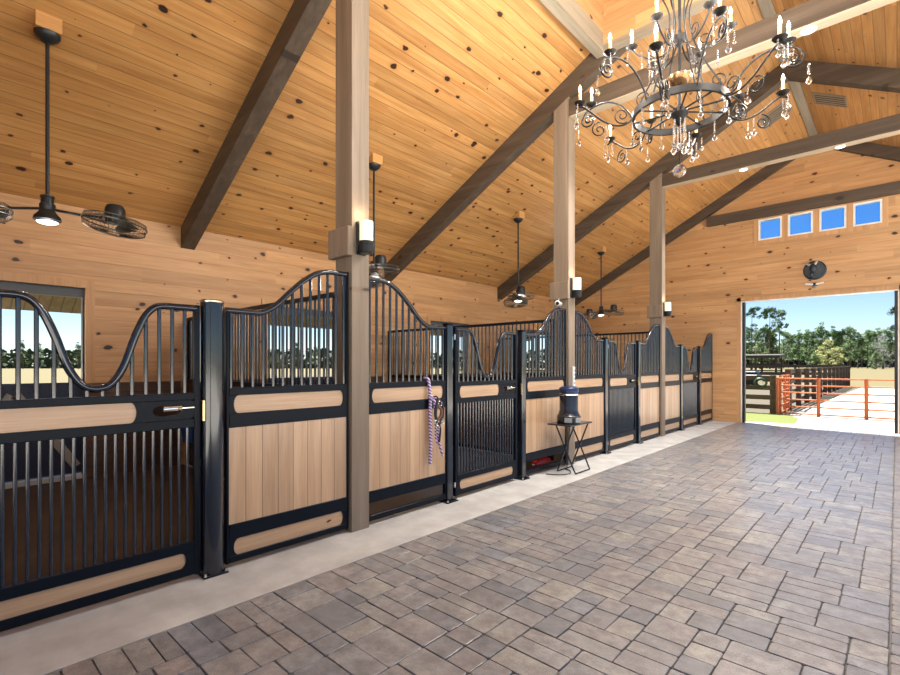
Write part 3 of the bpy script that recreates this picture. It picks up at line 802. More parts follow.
fan(-5.74, .77, math.atan2(.92,.39), 'dark twin head ceiling fan over the nearest stall, highest in view')
fan(-5.80, 4.60, math.atan2(-.245,.457), 'dark twin head ceiling fan partly hidden by the nearest timber post')
fan(-5.78, 8.36, math.atan2(.82,-.57)+.1, 'dark twin head ceiling fan over the third stall')
fan(-5.82, 12.28, math.atan2(.245,-.457), 'dark twin head ceiling fan over the last stall by the end wall')

# ------------------------------------------------------------------ wall sconces, security camera, switch strip
def sconce(y, label):
    x = -3.565; z = 2.62
    t = thing('wall_sconce', (x, y, z), label, 'wall light', 'sconces on the timber posts')
    MB().bbox((x,y-.055,z-.14),(x+.02,y+.055,z+.16), .01).build('back_plate', M['fanmetal'], t)
    MB().lathe((x+.085,y,z), [(.05,-.135),(.062,-.12),(.066,-.06),(.07,-.055),(.07,-.03),(.06,-.026)], 24).build('cup', M['fanmetal'], t)
    MB().lathe((x+.085,y,z), [(.06,-.026),(.06,.15),(.055,.15),(.055,-.02)], 28, cap=False).build('glass_shade', M['shade'], t)
    MB().box((x+.015,y-.015,z-.1),(x+.05,y+.015,z-.06)).build('bracket', M['fanmetal'], t)
    L = D.lights.new('sconce_lamp', 'POINT'); L.energy = .5; L.color = (1, .78, .52); L.shadow_soft_size = .05
    o = D.objects.new('sconce_lamp', L); COL.objects.link(o); o.parent = t; o.location = (.085, 0, .22)
sconce(TY[1], 'lit cream cylinder sconce on the nearest timber post')
sconce(TY[2], 'lit cream cylinder sconce on the post above the canister stand')
sconce(TY[3], 'lit cream cylinder sconce on the post between the last two stalls')
y = TY[2]-.095; x = -3.70; z = 2.40
t = thing('security_camera', (x, y, z), 'small white security camera with black lens on the post above the canister stand', 'camera')
MB().lathe((x,y,z), [(.03,0),(.03,-.012),(.012,-.016),(.012,-.07)], 16, axis='Y').build('mount', M['whitepl'], t)
MB().ball((x,y-.09,z), .04, 16, 10).build('camera_body', M['whitepl'], t)
MB().lathe((x+.018,y-.118,z-.004), [(.026,.012),(.028,-.006),(.02,-.012),(.004,-.013)], 16, axis='Y').build('camera_lens', M['trackblack'], t)
MB().tube([(x,y-.06,z+.035),(x+.02,y-.05,z+.11)], .006, 8).build('antenna', M['whitepl'], t)
x = -3.565; y = TY[2]+.03
t = thing('power_strip', (x, y, 1.18), 'slim white power strip upright on the post behind the canister', 'power strip')
MB().bbox((x,y-.022,1.16),(x+.03,y+.022,1.46), .005).build('strip_case', M['whitepl'], t)
for i in range(4): MB().bbox((x+.029,y-.014,1.20+i*.062),(x+.033,y+.014,1.235+i*.062), .001).build('socket', M['greylab'], t)
t = thing('wall_outlet', (XW, .38, 2.60), 'faint pale outlet plate on the pine wall below the nearest fan', 'outlet')
MB().bbox((XW,.31,2.56),(XW+.008,.45,2.64), .003).build('cover_plate', M['casing'], t)
MB().bbox((XW+.007,.345,2.585),(XW+.012,.415,2.615), .002).build('socket', M['white'], t)

# ------------------------------------------------------------------ chandelier
CX, CY, CZ = XC, 4.58, 3.757
ch = thing('chandelier', (CX, CY, CZ), 'large two tier wrought iron candle chandelier with crystal drops', 'chandelier')
def pol(a, r, z): return (CX + r*math.cos(a), CY + r*math.sin(a), CZ + z)
def spiral(c, r0, r1, a0, turns, n=22):
    return [(c[0] + (r0+(r1-r0)*i/n)*math.cos(a0+turns*2*PI*i/n), c[1] + (r0+(r1-r0)*i/n)*math.sin(a0+turns*2*PI*i/n)) for i in range(n+1)]
def strand(a, r, z, n, big, parent):
    mb = MB()
    for i in range(n): mb.ball(pol(a, r, z-.012-i*.019), .0085, 6, 4)
    zz = z-.012-n*.019
    mb.lathe(pol(a, r, zz), [(.001,-big*3.1),(big*.6,-big*2.7),(big,-big*1.9),(big*.75,-big*1.1),(big*.3,-big*.3),(.002,0)], 7, cap=False)
    return mb.build('crystal_strand', M['crystal'], parent, smooth=20)
def candle(a, r, z, parent):
    MB().lathe(pol(a,r,z), [(.012,-.02),(.03,-.012),(.048,.004),(.052,.012),(.02,.008)], 16).build('drip_cup', M['iron'], parent)
    MB().lathe(pol(a,r,z), [(.0135,.008),(.0135,.10),(.011,.104)], 10).build('candle_sleeve', M['candle'], parent)
    MB().lathe(pol(a,r,z+.104), [(.007,0),(.0125,.014),(.0135,.028),(.008,.05),(.0015,.068)], 10).build('flame_bulb', M['bulb'], parent)
mb = MB(); mb.tube([pol(0,0,-.04),pol(0,0,3.2)], .014, 12)
mb.lathe(pol(0,0,.62), [(.014,-.05),(.03,-.02),(.06,.03),(.065,.045),(.03,.05),(.02,.07),(.014,.12)], 20)
mb.lathe(pol(0,0,1.05), [(.014,-.04),(.035,0),(.014,.05)], 16)
mb.build('stem', M['iron'], ch)
mb = MB(); N = 64; vs = []
for i in range(N):
    a = 2*PI*i/N
    for r, z in ((.378,-.03),(.40,-.03),(.40,.03),(.378,.03)): vs.append(pol(a, r, z))
mb.add(vs, [(i*4+k, i*4+(k+1)%4, ((i+1)%N)*4+(k+1)%4, ((i+1)%N)*4+k) for i in range(N) for k in range(4)]); mb.build('ring', M['iron'], ch)
mb = MB(); mb.lathe(pol(0,0,0), [(.012,-.13),(.03,-.11),(.045,-.06),(.07,-.035),(.075,-.02),(.06,.02),(.03,.04),(.014,.07)], 24); mb.build('hub', M['iron'], ch)
mb = MB(); mb.lathe(pol(0,0,.27), [(.012,-.06),(.06,-.045),(.098,0),(.105,.035),(.10,.035),(.09,.0),(.05,-.03),(.014,-.035)], 28); bo = mb.build('bowl', M['bowl'], ch)
MB().ball(pol(.6,.045,.315), .028, 12, 8).build('bowl_bulb', M['bulb'], bo)
for i in range(10):
    a = 2*PI*i/10+.15; MB().tube([pol(a,.05,0),pol(a,.38,0)], .0085, 6).build('spoke', M['iron'], ch)
for i in range(6):
    a = 2*PI*i/6+.25
    pts = smooth_curve([pol(a,.385,.01),pol(a,.33,.16),pol(a,.20,.40),pol(a,.10,.66),pol(a,.085,.90),pol(a,.16,1.12),pol(a,.12,1.26),pol(a,.02,1.32)], 5)
    MB().tube(pts, .0075, 6).build('scroll_rod', M['iron'], ch)
    sc = [pol(a,.30+p,.20+q) for p, q in spiral((0,0), .075, .015, -PI*.6, 1.4)]
    MB().tube(sc, .006, 6).build('scroll', M['iron'], ch)
A0 = .12
for i in range(12):
    a = A0 + 2*PI*i/12
    if i % 2 == 0:
        pts = smooth_curve([(.388,-.01,0),(.43,.10,0),(.52,.22,0),(.64,.285,0),(.76,.285,0),(.855,.245,0),(.90,.175,0)], 5)
        pl = [(p.x, p.y) for p in pts] + spiral((.83,.165), .07, .012, .1, -1.5)
        cr, cz = .80, .31
    else:
        pts = smooth_curve([(.388,.0,0),(.44,-.075,0),(.54,-.10,0),(.66,-.055,0),(.77,.03,0),(.85,.085,0),(.91,.075,0)], 5)
        pl = [(p.x, p.y) for p in pts]; cr, cz = .87, .115
    arm = MB().tube([pol(a, r, z) for r, z in pl], .0085, 7).build('arm', M['iron'], ch, smooth=60)
    if i % 2:
        MB().tube([pol(a, r, z) for r, z in spiral((.50,-.01), .075, .012, -2.2, 1.5)], .0065, 6).build('arm_scroll', M['iron'], arm, smooth=60)
        MB().tube([pol(a, r, z) for r, z in spiral((.70,-.13), .07, .012, 1.7, -1.5)], .0065, 6).build('arm_scroll', M['iron'], arm, smooth=60)
    candle(a, cr, cz, arm)
    strand(a+.055, cr+.03, cz-.02, 4 + (i % 3), .017, arm); strand(a-.055, cr+.02, cz-.02, 3 + (i % 2), .017, arm)
    strand(a, .93 if i % 2 == 0 else .90, .10 if i % 2 == 0 else .06, 5, .022, arm)
    if i % 2: strand(a, .63, -.09, 4, .023, arm)
for i in range(6):
    a = A0 + .26 + 2*PI*i/6
    pts = smooth_curve([(.015,.66,0),(.10,.55,0),(.21,.52,0),(.33,.57,0),(.40,.645,0)], 5)
    arm = MB().tube([pol(a, p.x, p.y) for p in pts], .008, 6).build('upper_arm', M['iron'], ch, smooth=60)
    MB().tube([pol(a, r, z) for r, z in spiral((.20,.60), .07, .012, -2.0, 1.4)], .006, 6).build('arm_scroll', M['iron'], arm, smooth=60)
    candle(a, .40, .66, arm); strand(a, .43, .63, 4, .014, arm); strand(a+.3, .33, .55, 5, .014, arm)
for i in range(10):
    a = 2*PI*i/10+.4; strand(a, .39, -.025, 4 + (i % 3)*2, .022, ch)
for i in range(6):
    a = 2*PI*i/6; strand(a, .05, -.07, 9 + (i % 2)*2, .028, ch)
mb = MB(); mb.tube([pol(0,0,-.12),pol(0,0,-.48)], .004, 6); mb.build('drop_chain', M['iron'], ch)
MB().ball(pol(0,0,-.53), .056, 14, 10).build('crystal_ball', M['crystal'], ch, smooth=15)
MB().lathe(pol(0,0,ZT-CZ-.0), [(.02,-.09),(.07,-.06),(.10,-.02),(.10,0)], 20).build('ceiling_rose', M['iron'], ch)
MB().tube([pol(0,0,3.1),pol(0,0,ZT-CZ-.05)], .012, 8).build('hanging_rod', M['iron'], ch)
def candle_lamp(a, r, z, en):
    L = D.lights.new('candle_lamp', 'POINT'); L.energy = en; L.color = (1, .93, .84); L.shadow_soft_size = .05
    o = D.objects.new('candle_lamp', L); COL.objects.link(o); o.parent = ch; o.location = (r*math.cos(a), r*math.sin(a), z)
for i in range(12): candle_lamp(A0 + 2*PI*i/12, .80 if i % 2 == 0 else .87, .58 if i % 2 == 0 else .385, 9)
for i in range(6): candle_lamp(A0 + .26 + 2*PI*i/6, .40, .93, 6)

# ------------------------------------------------------------------ vents at the ridge
def vent(x0, x1, y0, y1, label):
    xc, yc0 = (x0+x1)/2, (y0+y1)/2
    t = thing('air_vent', (xc, yc0, zceil(xc)), label, 'vent', 'ceiling vents by the ridge')
    sg = SL if xc < XC else -SL; nrm = Vector((sg, 0, -1)).normalized(); ux = Vector((1, 0, sg)).normalized(); L = abs(x1-x0)/ux.x; W = abs(y1-y0)
    o = Vector((xc, yc0, zceil(xc)))
    def slab(mb, a0, a1, b0, b1, d0, d1):
        P = []
        for d in (d0, d1):
            for (a, b2) in ((a0,b0),(a1,b0),(a1,b1),(a0,b1)): P.append(o + ux*a + Vector((0,b2,0)) + nrm*d)
        mb.hexa(P)
    f = MB(); e = .03
    for q in ((-L/2,L/2,-W/2,-W/2+e),(-L/2,L/2,W/2-e,W/2),(-L/2,-L/2+e,-W/2+e,W/2-e),(L/2-e,L/2,-W/2+e,W/2-e)): slab(f, *q, .001, .014)
    f.build('frame', M['vent'], t, smooth=0)
    c = MB(); slab(c, -L/2+e, L/2-e, -W/2+e, W/2-e, .001, .003); c.build('cavity', M['ventdark'], t, smooth=0)
    n = 5
    lv = MB()
    for i in range(n):
        b0 = -W/2+e+(W-2*e)*(i+.15)/n; slab(lv, -L/2+e, L/2-e, b0, b0+(W-2*e)/n*.5, .003, .011)
    lv.build('louvres', M['vent'], t, smooth=0)
vent(-2.10, -1.60, 11.66, 12.22, 'louvred ceiling vent on the stall side of the ridge')
vent(-1.22, -.70, 11.66, 12.20, 'louvred ceiling vent on the far side of the ridge')

# ------------------------------------------------------------------ end wall ornament and flood light
x, z = XC+.01, 3.70; y = YE
t = thing('wall_plaque', (x, y, z), 'round dark plaque with a horned animal head over the doorway', 'plaque')
MB().lathe((x,y,z), [(.225,-.0),(.225,-.02),(.20,-.035),(.19,-.028),(.02,-.03)], 36, axis='Y').build('disc', M['plaque'], t)
mb = MB(); mb.ball((x-.03,y-.07,z+.04), .10, 14, 10, (.75,.7,1.1)); mb.ball((x-.05,y-.10,z-.10), .06, 12, 8, (.8,.9,1.25)); hd = mb.build('head', M['plaque'], t)
mb = MB()
mb.tube([(x-.08,y-.06,z+.12),(x-.15,y-.06,z+.165),(x-.22,y-.06,z+.17)], [.03,.028,.008], 10); mb.tube([(x+.0,y-.06,z+.13),(x+.04,y-.06,z+.19),(x+.06,y-.06,z+.235)], [.03,.028,.008], 10)
mb.build('horn', M['bone'], hd)
z = 3.36
t = thing('flood_light', (x, y, z), 'small twin flood light with two white heads under the round plaque', 'flood light')
MB().lathe((x,y,z), [(.05,0),(.05,-.025),(.03,-.03)], 18, axis='Y').build('base', M['fanmetal'], t)
for s in (-1, 1):
    MB().hexa([(x+s*.03,y-.05,z-.005),(x+s*.17,y-.05,z+.015),(x+s*.17,y-.13,z+.005),(x+s*.03,y-.13,z-.02),(x+s*.03,y-.05,z+.03),(x+s*.17,y-.05,z+.05),(x+s*.17,y-.13,z+.04),(x+s*.03,y-.13,z+.015)]).build('lamp_head', M['whitepl'], t, smooth=0)
mb = MB(); mb.ball((x,y-.05,z-.055), .035, 12, 8, (1.3,1,.8)); mb.tube([(x,y-.025,z-.01),(x,y-.05,z-.05)], .012, 8); mb.build('sensor', M['greylab'], t)

# ------------------------------------------------------------------ folding stand and canister
SX0, SX1, SY0, SY1, SZ = -3.50, -3.20, 5.97, 6.39, .685
t = thing('folding_stand', ((SX0+SX1)/2, (SY0+SY1)/2, 0), 'black folding stand with crossed tube legs holding the canister', 'folding stand')
MB().bbox((SX0-.04,SY0-.16,SZ-.022),(SX1+.02,SY1+.04,SZ), .006).build('top', M['urn'], t)
for k, (xa, xb) in enumerate(((SX0, SX1), (SX1-.02, SX0+.02))):
    q = .012 if k else -.0
    MB().tube(smooth_curve([(xa,SY0+q,SZ-.022),(xb-(xb-xa)*.1,SY0+q,.08),(xb,SY0+q+.02,.016),(xb,SY0+.06,.011),(xb,SY1-.06,.011),(xb,SY1-q-.02,.016),(xb-(xb-xa)*.1,SY1-q,.08),(xa,SY1-q,SZ-.022)], 4), .011, 8).build('leg_frame', M['urn'], t, smooth=60)
cx, cy = -3.33, 6.03
t = thing('canister', (cx, cy, SZ), 'black cylindrical canister with a blue lid on the folding stand', 'canister')
MB().lathe((cx,cy,SZ), [(.155,.0),(.162,.01),(.162,.10),(.15,.115),(.135,.15),(.125,.19),(.125,.42),(.12,.43)], 32).build('body', M['urn'], t)
MB().lathe((cx,cy,SZ), [(.126,.425),(.133,.432),(.133,.475),(.124,.49),(.10,.505),(.03,.51)], 32).build('lid', M['lidblue'], t)
for a in (-.75, .15):
    vx, vy = math.cos(a-.35), math.sin(a-.35); n = Vector((-vy, vx, 0)); o = Vector((cx+vx*.160, cy+vy*.160, SZ+.055)); vv = Vector((vx,vy,0))
    MB().hexa([o+n*s1*.05+Vector((0,0,s2*.032))+vv*d for d in (-.01,.007) for s1, s2 in ((-1,-1),(1,-1),(1,1),(-1,1))]).build('grey_panel', M['greylab'], t, smooth=0)
MB().lathe((cx,cy,SZ), [(.1265,.385),(.131,.39),(.131,.405),(.1265,.41)], 32).build('chrome_band', M['chrome'], t)
MB().tube(smooth_curve([(cx+.02,cy+.12,SZ+.38),(cx+.03,cy+.20,SZ+.30),(cx,cy+.20,SZ+.12),(cx-.02,cy+.16,SZ+.05)], 5), .008, 8).build('handle', M['chrome'], t)
tag(MB().tube(smooth_curve([(-3.50,5.72,.008),(-3.35,5.80,.008),(-3.28,5.95,.008),(-3.36,6.12,.008),(-3.50,6.22,.008),(-3.54,6.36,.008),(-3.542,6.40,.25),(-3.55,6.52,1.0),(-3.548,6.55,1.165)], 6), .007, 8).build('extension_cord', M['urn'], loc=(-3.5,6.0,0)), 'black cord lying round the foot of the folding stand', 'cord')

# red extinguisher-like cylinder on the floor behind the open foot rail
x, z = -3.78, .075
t = thing('red_cylinder', (x, 6.1, .015), 'red cylinder lying on the stall floor behind the open bottom rail', 'cylinder')
MB().lathe((x,5.86,.015+.062), [(.02,.0),(.055,.02),(.062,.05),(.062,.34),(.05,.38),(.02,.40)], 24, axis='Y').build('body', M['red'], t)
MB().lathe((x,5.86,.015+.062), [(.014,-.05),(.02,-.04),(.02,.0)], 14, axis='Y').build('neck', M['chrome'], t)

# ------------------------------------------------------------------ rope and halter, bucket
RX, RY = XF+T2+.03, 3.60
hk = MB(); hk.tube(smooth_curve([(XF+T2,RY+.06,1.12),(RX+.01,RY+.06,1.125),(RX+.02,RY+.06,1.14),(RX+.02,RY+.06,1.165)], 4), .006, 8)
t = thing('lead_rope', (RX, RY, 1.34), 'purple and white lead rope tied over the stall rail', 'rope')
mb = MB()
mb.tube(smooth_curve([(XF-.03,RY-.04,1.36),(XF,RY-.045,1.35),(XF+.033,RY-.04,1.33),(RX+.0,RY-.03,1.15),(RX+.012,RY-.045,.95),(RX+.01,RY-.035,.72),(RX+.012,RY-.045,.46)], 8), .017, 10)
mb.tube(smooth_curve([(RX,RY-.03,1.16),(RX+.025,RY-.0,1.12),(RX+.024,RY+.02,1.0),(RX+.02,RY+.055,.82),(RX+.02,RY+.07,.70),(RX+.025,RY+.13,.53)], 8), .014, 8)
mb.tube(smooth_curve([(RX+.026,RY+.012,1.05),(RX+.035,RY+.01,.90),(RX+.03,RY+.02,.74),(RX+.028,RY+.05,.66)], 8), .009, 8)
mb.build('rope', M['ropep'], t, smooth=60)
mb = MB(); mb.ball((RX+.004,RY-.035,1.155), .026, 10, 8, (1,1,1.3)); mb.build('knot', M['ropep'], t)
t = thing('horse_halter', (RX, RY+.06, 1.12), 'dark webbing halter with metal rings hanging beside the purple rope', 'halter')
mb = MB()
mb.tube(smooth_curve([(RX+.04,RY+.05,1.13),(RX+.05,RY+.10,1.05),(RX+.05,RY+.10,.95),(RX+.05,RY+.05,.88),(RX+.05,RY+.0,.95),(RX+.05,RY+.005,1.05),(RX+.04,RY+.05,1.13)], 6), .017, 8)
mb.tube(smooth_curve([(RX+.05,RY+.05,.88),(RX+.045,RY+.075,.80),(RX+.04,RY+.06,.68)], 6), .011, 8)
mb.tube(smooth_curve([(XF+T2,RY+.05,1.15),(RX+.01,RY+.05,1.16),(RX+.045,RY+.05,1.13)], 5), .008, 8)
mb.build('strap', M['strap'], t, smooth=60)
MB().tube(smooth_curve([(RX+.055,RY+.02,1.06),(RX+.07,RY+.06,1.02),(RX+.068,RY+.055,.96),(RX+.06,RY+.02,.92)], 5), .015, 8).build('noseband', M['leather'], t, smooth=60)
for (yy, zz) in ((RY+.0,.90),(RY+.095,.90),(RY+.05,1.09),(RY+.02,.84)):
    MB().tube([(RX+.064, yy+.022*math.cos(2*PI*i/14), zz+.022*math.sin(2*PI*i/14)) for i in range(14)], .0055, 6, closed=True).build('ring', M['chrome'], t, smooth=60)
x, y = -7.2, 2.515
t = thing('bucket', (x, y, .3), 'blue bucket hung low in the corner of the nearest stall', 'bucket')
MB().lathe((x,y,.42), [(.10,0),(.105,.005),(.13,.26),(.136,.262),(.136,.275),(.126,.275),(.10,.02),(.01,.015)], 24).build('pail', M['blue'], t)
MB().tube([(x+.13*math.cos(PI*i/12), y, .69+.12*math.sin(PI*i/12)) for i in range(13)], .004, 6).build('handle', M['chrome'], t)
MB().tube([(x,y,.805),(x,y+.06,.85),(x,y+.14,.85)], .006, 6).build('hook', M['chrome'], t)

# ------------------------------------------------------------------ outside
def gplane(name, pts, z, mat, kind='structure'):
    o = MB().prism(pts, z-.3, z, 'Z').build(name, mat, smooth=0); o['kind'] = kind; return o
gplane('ground', [(-400,-200),(400,-200),(400,500),(-400,500)], -.06, M['field'])
gplane('drive_and_bounce_ground', [(2.0,-60),(60,-60),(60,14.3),(2.0,14.3)], -.03, M['bounce'])  # bright reflector ground added beyond the open right side, out of view
gplane('drive_and_bounce_ground', [(-3.05,14.34),(60,14.34),(60,43),(-1.6,43),(-2.35,17.45),(-2.0,16.4),(-1.9,14.9),(-2.86,14.75)], -.012, M['gravel'])
gplane('drive_and_bounce_ground', [(-60,-60),(2.0,-60),(2.0,-1.6),(-8,-1.6),(-60,-1.6)], -.03, M['bounce'])  # same whitened reflector ground, unseen behind the camera
gplane('lawn', [(-12,14.36),(-3.05,14.36),(-2.86,14.75),(-1.9,14.9),(-2.0,16.4),(-2.35,17.45),(-12,17.6)], -.006, M['lawn'])
gplane('paddock', [(-60,17.6),(-2.35,17.6),(-1.6,43),(-60,43)], -.016, M['soil'])

def board_fence(p, q, label, nposts, h=1.3, rails=4, along='Y', name='board_fence', bh=.14):
    p, q = Vector((*p, 0)), Vector((*q, 0)); d = (q-p); L = d.length; d = d.normalized(); n = Vector((-d.y, d.x, 0))
    t = thing(name, p, label, 'fence')
    for i in range(nposts):
        c = p + d * L * i / max(1, nposts-1); MB().bbox((c.x-.075,c.y-.075,-.1),(c.x+.075,c.y+.075,h+.04), .01).build('fence_post', M['fenceY'], t)
    mat = M['fenceY'] if along == 'Y' else M['fence']
    for k in range(rails):
        z = .12 + (h-.24)*k/(rails-1)
        a, b2 = p + n*.078, q + n*.078; w = n*.03
        MB().hexa([a+Vector((0,0,z)),b2+Vector((0,0,z)),b2+w+Vector((0,0,z)),a+w+Vector((0,0,z)),a+Vector((0,0,z+bh)),b2+Vector((0,0,z+bh)),b2+w+Vector((0,0,z+bh)),a+w+Vector((0,0,z+bh))]).build('rail', mat, t, smooth=0)
    return t
board_fence((-2.78,17.55), (-9.6,17.55), 'dark board fence just outside the door, beside the strip of grass', 4, 1.12, 4, 'X')
board_fence((-2.62,19.3), (-2.52,44.6), 'long dark board fence running away behind the orange gate', 13, 1.3, 4, 'Y')
board_fence((-2.8,44.7), (-40,44.7), 'distant dark board fence crossing the paddock', 14, 1.36, 3, 'X', bh=.21)
def pipe_gate(p, q, label, ups, h=1.07, name='pipe_gate'):
    p, q = Vector((*p, 0)), Vector((*q, 0)); t = thing(name, (p.x,p.y,0), label, 'gate')
    for u in ups:
        c = p + (q-p)*u; MB().tube([c+Vector((0,0,-.02)), c+Vector((0,0,h+.02))], .045 if u not in (0,) else .035, 10).build('upright', M['orange'], t, smooth=60)
    for k in range(6):
        z = .04 + (h-.04)*k/5; MB().tube([p+Vector((0,0,z)), q+Vector((0,0,z))], .021, 8).build('bar', M['orange'], t, smooth=60)
pipe_gate((-2.64,17.42), (3.5,17.5), 'orange pipe gate standing across the gravel outside the doorway', (0, .16, .33, .6, 1))
pipe_gate((-2.6,17.6), (-2.6,19.1), 'short orange pipe gate set end on between the two board fences', (0, .5, 1), 1.14)
# coiled hose on the near fence
t = thing('garden_hose', (-3.0, 17.42, 1.0), 'coiled green garden hose hung on the near board fence', 'hose')
mb = MB()
for j in range(5):
    r = .13 + .012*j
    mb.tube([(-3.08+r*math.cos(2*PI*i/24), 17.40-.015*(j % 3), .93+r*.85*math.sin(2*PI*i/24)) for i in range(24)], .012, 6, closed=True)
mb.build('coil', M['hose'], t, smooth=60)
MB().lathe((-3.08,17.40,.93), [(.07,.07),(.07,-.03),(.02,-.035)], 16, axis='Y').build('hanger', M['white'], t)
# parked cart
X, Y = -7.6, 36
t = thing('utility_cart', (X, Y, 0), 'dark utility cart parked beyond the board fence', 'cart')
MB().bbox((X-1.3,Y-.6,.45),(X+1.2,Y+.6,.85), .08).build('body', M['cart'], t)
MB().bbox((X-.3,Y-.5,.85),(X+1.1,Y+.5,1.05), .06).build('bed', M['cart'], t)
for sx in (-.9, .8):
    for sy in (-.62, .62): MB().lathe((X+sx,Y+sy-.1,.32), [(.2,0),(.32,.02),(.32,.18),(.2,.2)], 20, axis='Y').build('wheel', M['tyre'], t)
MB().bbox((X-.55,Y-.5,.85),(X-.35,Y+.5,1.35), .05).build('seat', M['red'], t)
# open sided shed
X0, X1, Y = -22.5, -12.6, 84
t = thing('open_shed', ((X0+X1)/2, Y, 0), 'low dark open sided shed in front of the pines', 'shed')
MB().hexa([(X0-.5,Y-2.5,2.35),(X1+.5,Y-2.5,2.35),(X1+.5,Y+2.5,2.6),(X0-.5,Y+2.5,2.6),(X0-.5,Y-2.5,2.75),(X1+.5,Y-2.5,2.75),(X1+.5,Y+2.5,3.0),(X0-.5,Y+2.5,3.0)]).build('roof', M['metalroof'], t, smooth=0)
for i in range(5):
    for s in (-2.2, 2.2):
        xx = X0+(X1-X0)*i/4; MB().box((xx-.12,Y+s-.12,0),(xx+.12,Y+s+.12,2.47+s*.05)).build('shed_post', M['fence'], t, smooth=0)
for z in (.4, .9, 1.4): MB().box((X0,Y+2.33,z),(X1,Y+2.38,z+.18)).build('shed_rail', M['fence'], t, smooth=0)

# trees
def crown_mesh(kind, seed):
    rr = random.Random(seed); mb = MB()
    clumps = []
    if kind == 'pine':
        H = 16
        for i in range(44):
            z = rr.uniform(.22, 1.0)*H; R = 2.7*(1.1-max(0, z/H-.4)*1.4); a = rr.uniform(0, 2*PI); q = R*math.sqrt(rr.random())
            clumps.append((q*math.cos(a), q*math.sin(a), z, rr.uniform(.6, 1.2)*(.75 if z/H < .45 else 1)))
        dens, lf = 75, .19
    elif kind == 'tall':
        H = 19
        for i in range(26):
            z = (1-rr.random()**1.6*.42)*H; R = 2.5*(1.0-abs(z/H-.82)*1.6); a = rr.uniform(0, 2*PI); q = max(.1,R)*math.sqrt(rr.random())
            clumps.append((q*math.cos(a), q*math.sin(a), z, rr.uniform(.5, .95)))
        dens, lf = 80, .18
    else:
        H = 9 if kind == 'broad' else 10
        for i in range(34):
            z = rr.uniform(.08, 1.0)*H; R = 3.2*math.sin(PI*min(1, .15+z/H*.85)); a = rr.uniform(0, 2*PI); q = max(.2,R)*math.sqrt(rr.random())
            clumps.append((q*math.cos(a), q*math.sin(a), z, rr.uniform(.7, 1.2)))
        dens, lf = (80, .2) if kind == 'broad' else (60, .14)
    for (x, y, z, r) in clumps:
        ct = rr.random()
        for _ in range(dens):
            v = Vector((rr.gauss(0,1), rr.gauss(0,1), rr.gauss(0,.65)));  v = v.normalized() * r * rr.random()**.4
            c = Vector((x,y,z)) + v; u = Vector((rr.gauss(0,1),rr.gauss(0,1),rr.gauss(0,1))).normalized(); w = u.orthogonal().normalized()
            s = lf*rr.uniform(.6,1.2)
            mb.add([c-u*s-w*s*.35, c+u*s-w*s*.35, c+u*s+w*s*.35, c-u*s+w*s*.35], [(0,1,2,3)], min(1, max(0, ct*.5+rr.random()*.5)))
    return mb, H, clumps
def make_tree(kind, seed, name, mat):
    mb, H, cl = crown_mesh(kind, seed); rr = random.Random(seed+99)
    t = thing(name, (0,0,0), 'x', 'tree')
    mb.build('crown', mat, t, smooth=0)
    tr = MB(); top = H*.93 if kind in ('pine','tall') else H*.7
    tr.tube([(0,0,-.2),(.1,.05,top*.5),(0,0,top)], [.24,.17,.05], 8)
    for (x, y, z, r) in cl[::3]: tr.tube([(0,0,max(.5, z-.9)),(x*.6,y*.6,z-.3),(x,y,z)], [.06,.045,.02], 5, cap=False)
    tr.build('trunk', M['bark'], t, smooth=60)
    return t
protos = [make_tree('pine', 1, 'pine_tree', M['needle']), make_tree('pine', 2, 'pine_tree', M['needle']), make_tree('pine', 3, 'pine_tree', M['needle']), make_tree('tall', 4, 'pine_tree', M['needle']), make_tree('tall', 5, 'pine_tree', M['needle']),
          make_tree('broad', 6, 'broadleaf_tree', M['leafy']), make_tree('broad', 7, 'broadleaf_tree', M['yellow']), make_tree('bare', 8, 'bare_tree', M['greytwig'])]
fresh = set()
def place(pi, x, y, s, label, group=None):
    src = protos[pi]
    if pi not in fresh: o = src; fresh.add(pi)
    else: o = copy_tree(src)
    o.location = (x, y, -.05); o.scale = (s, s, s); o.rotation_euler[2] = random.uniform(0, 6.28); o['label'] = label
    if group: o['group'] = group
    elif 'group' in o: del o['group']
TH = math.atan2(447, 485); CT, ST = math.cos(TH), math.sin(TH)
def along(px, depth):
    """ground point seen along a bearing at a given distance"""
    a = (px-450)/485; return (a*CT-ST)*depth, (a*ST+CT)*depth
PG = 'pines in the tree line beyond the dry field'
rt = random.Random(5)
for i, px in enumerate([739, 748, 757, 767, 774, 782, 790, 797, 805, 812, 820, 829, 836, 844, 851, 858, 866, 873, 880, 888, 896, 904]):
    dp = rt.uniform(165, 200); x, y = along(px + rt.uniform(-2, 2), dp)
    place(rt.choice((0,1,2)), x, y, rt.uniform(.78, 1.0), 'tall green pine in the tree line seen through the doorway', PG)
for i, px in enumerate([743, 755, 763, 771, 786, 794, 801, 809, 817, 825, 833, 840, 848, 855, 862, 870, 877, 885, 892, 900]):
    x, y = along(px, rt.uniform(205, 225)); place(rt.choice((0,1,2)), x, y, rt.uniform(.9, 1.12), 'tall green pine in the tree line seen through the doorway', PG)
for px, s, dp, lb in ((752, .98, 150, 'tall thin topped pine at the edge of the doorway, left of a matching pair'), (770, .98, 152, 'taller of a pair of flat topped pines above the open shed'), (779, .95, 152, 'shorter of a pair of flat topped pines above the open shed'), (898, 1.02, 150, 'tall pine cut off by the far door edge')):
    x, y = along(px, dp); place(3 if s > .97 else 4, x, y, s, lb)
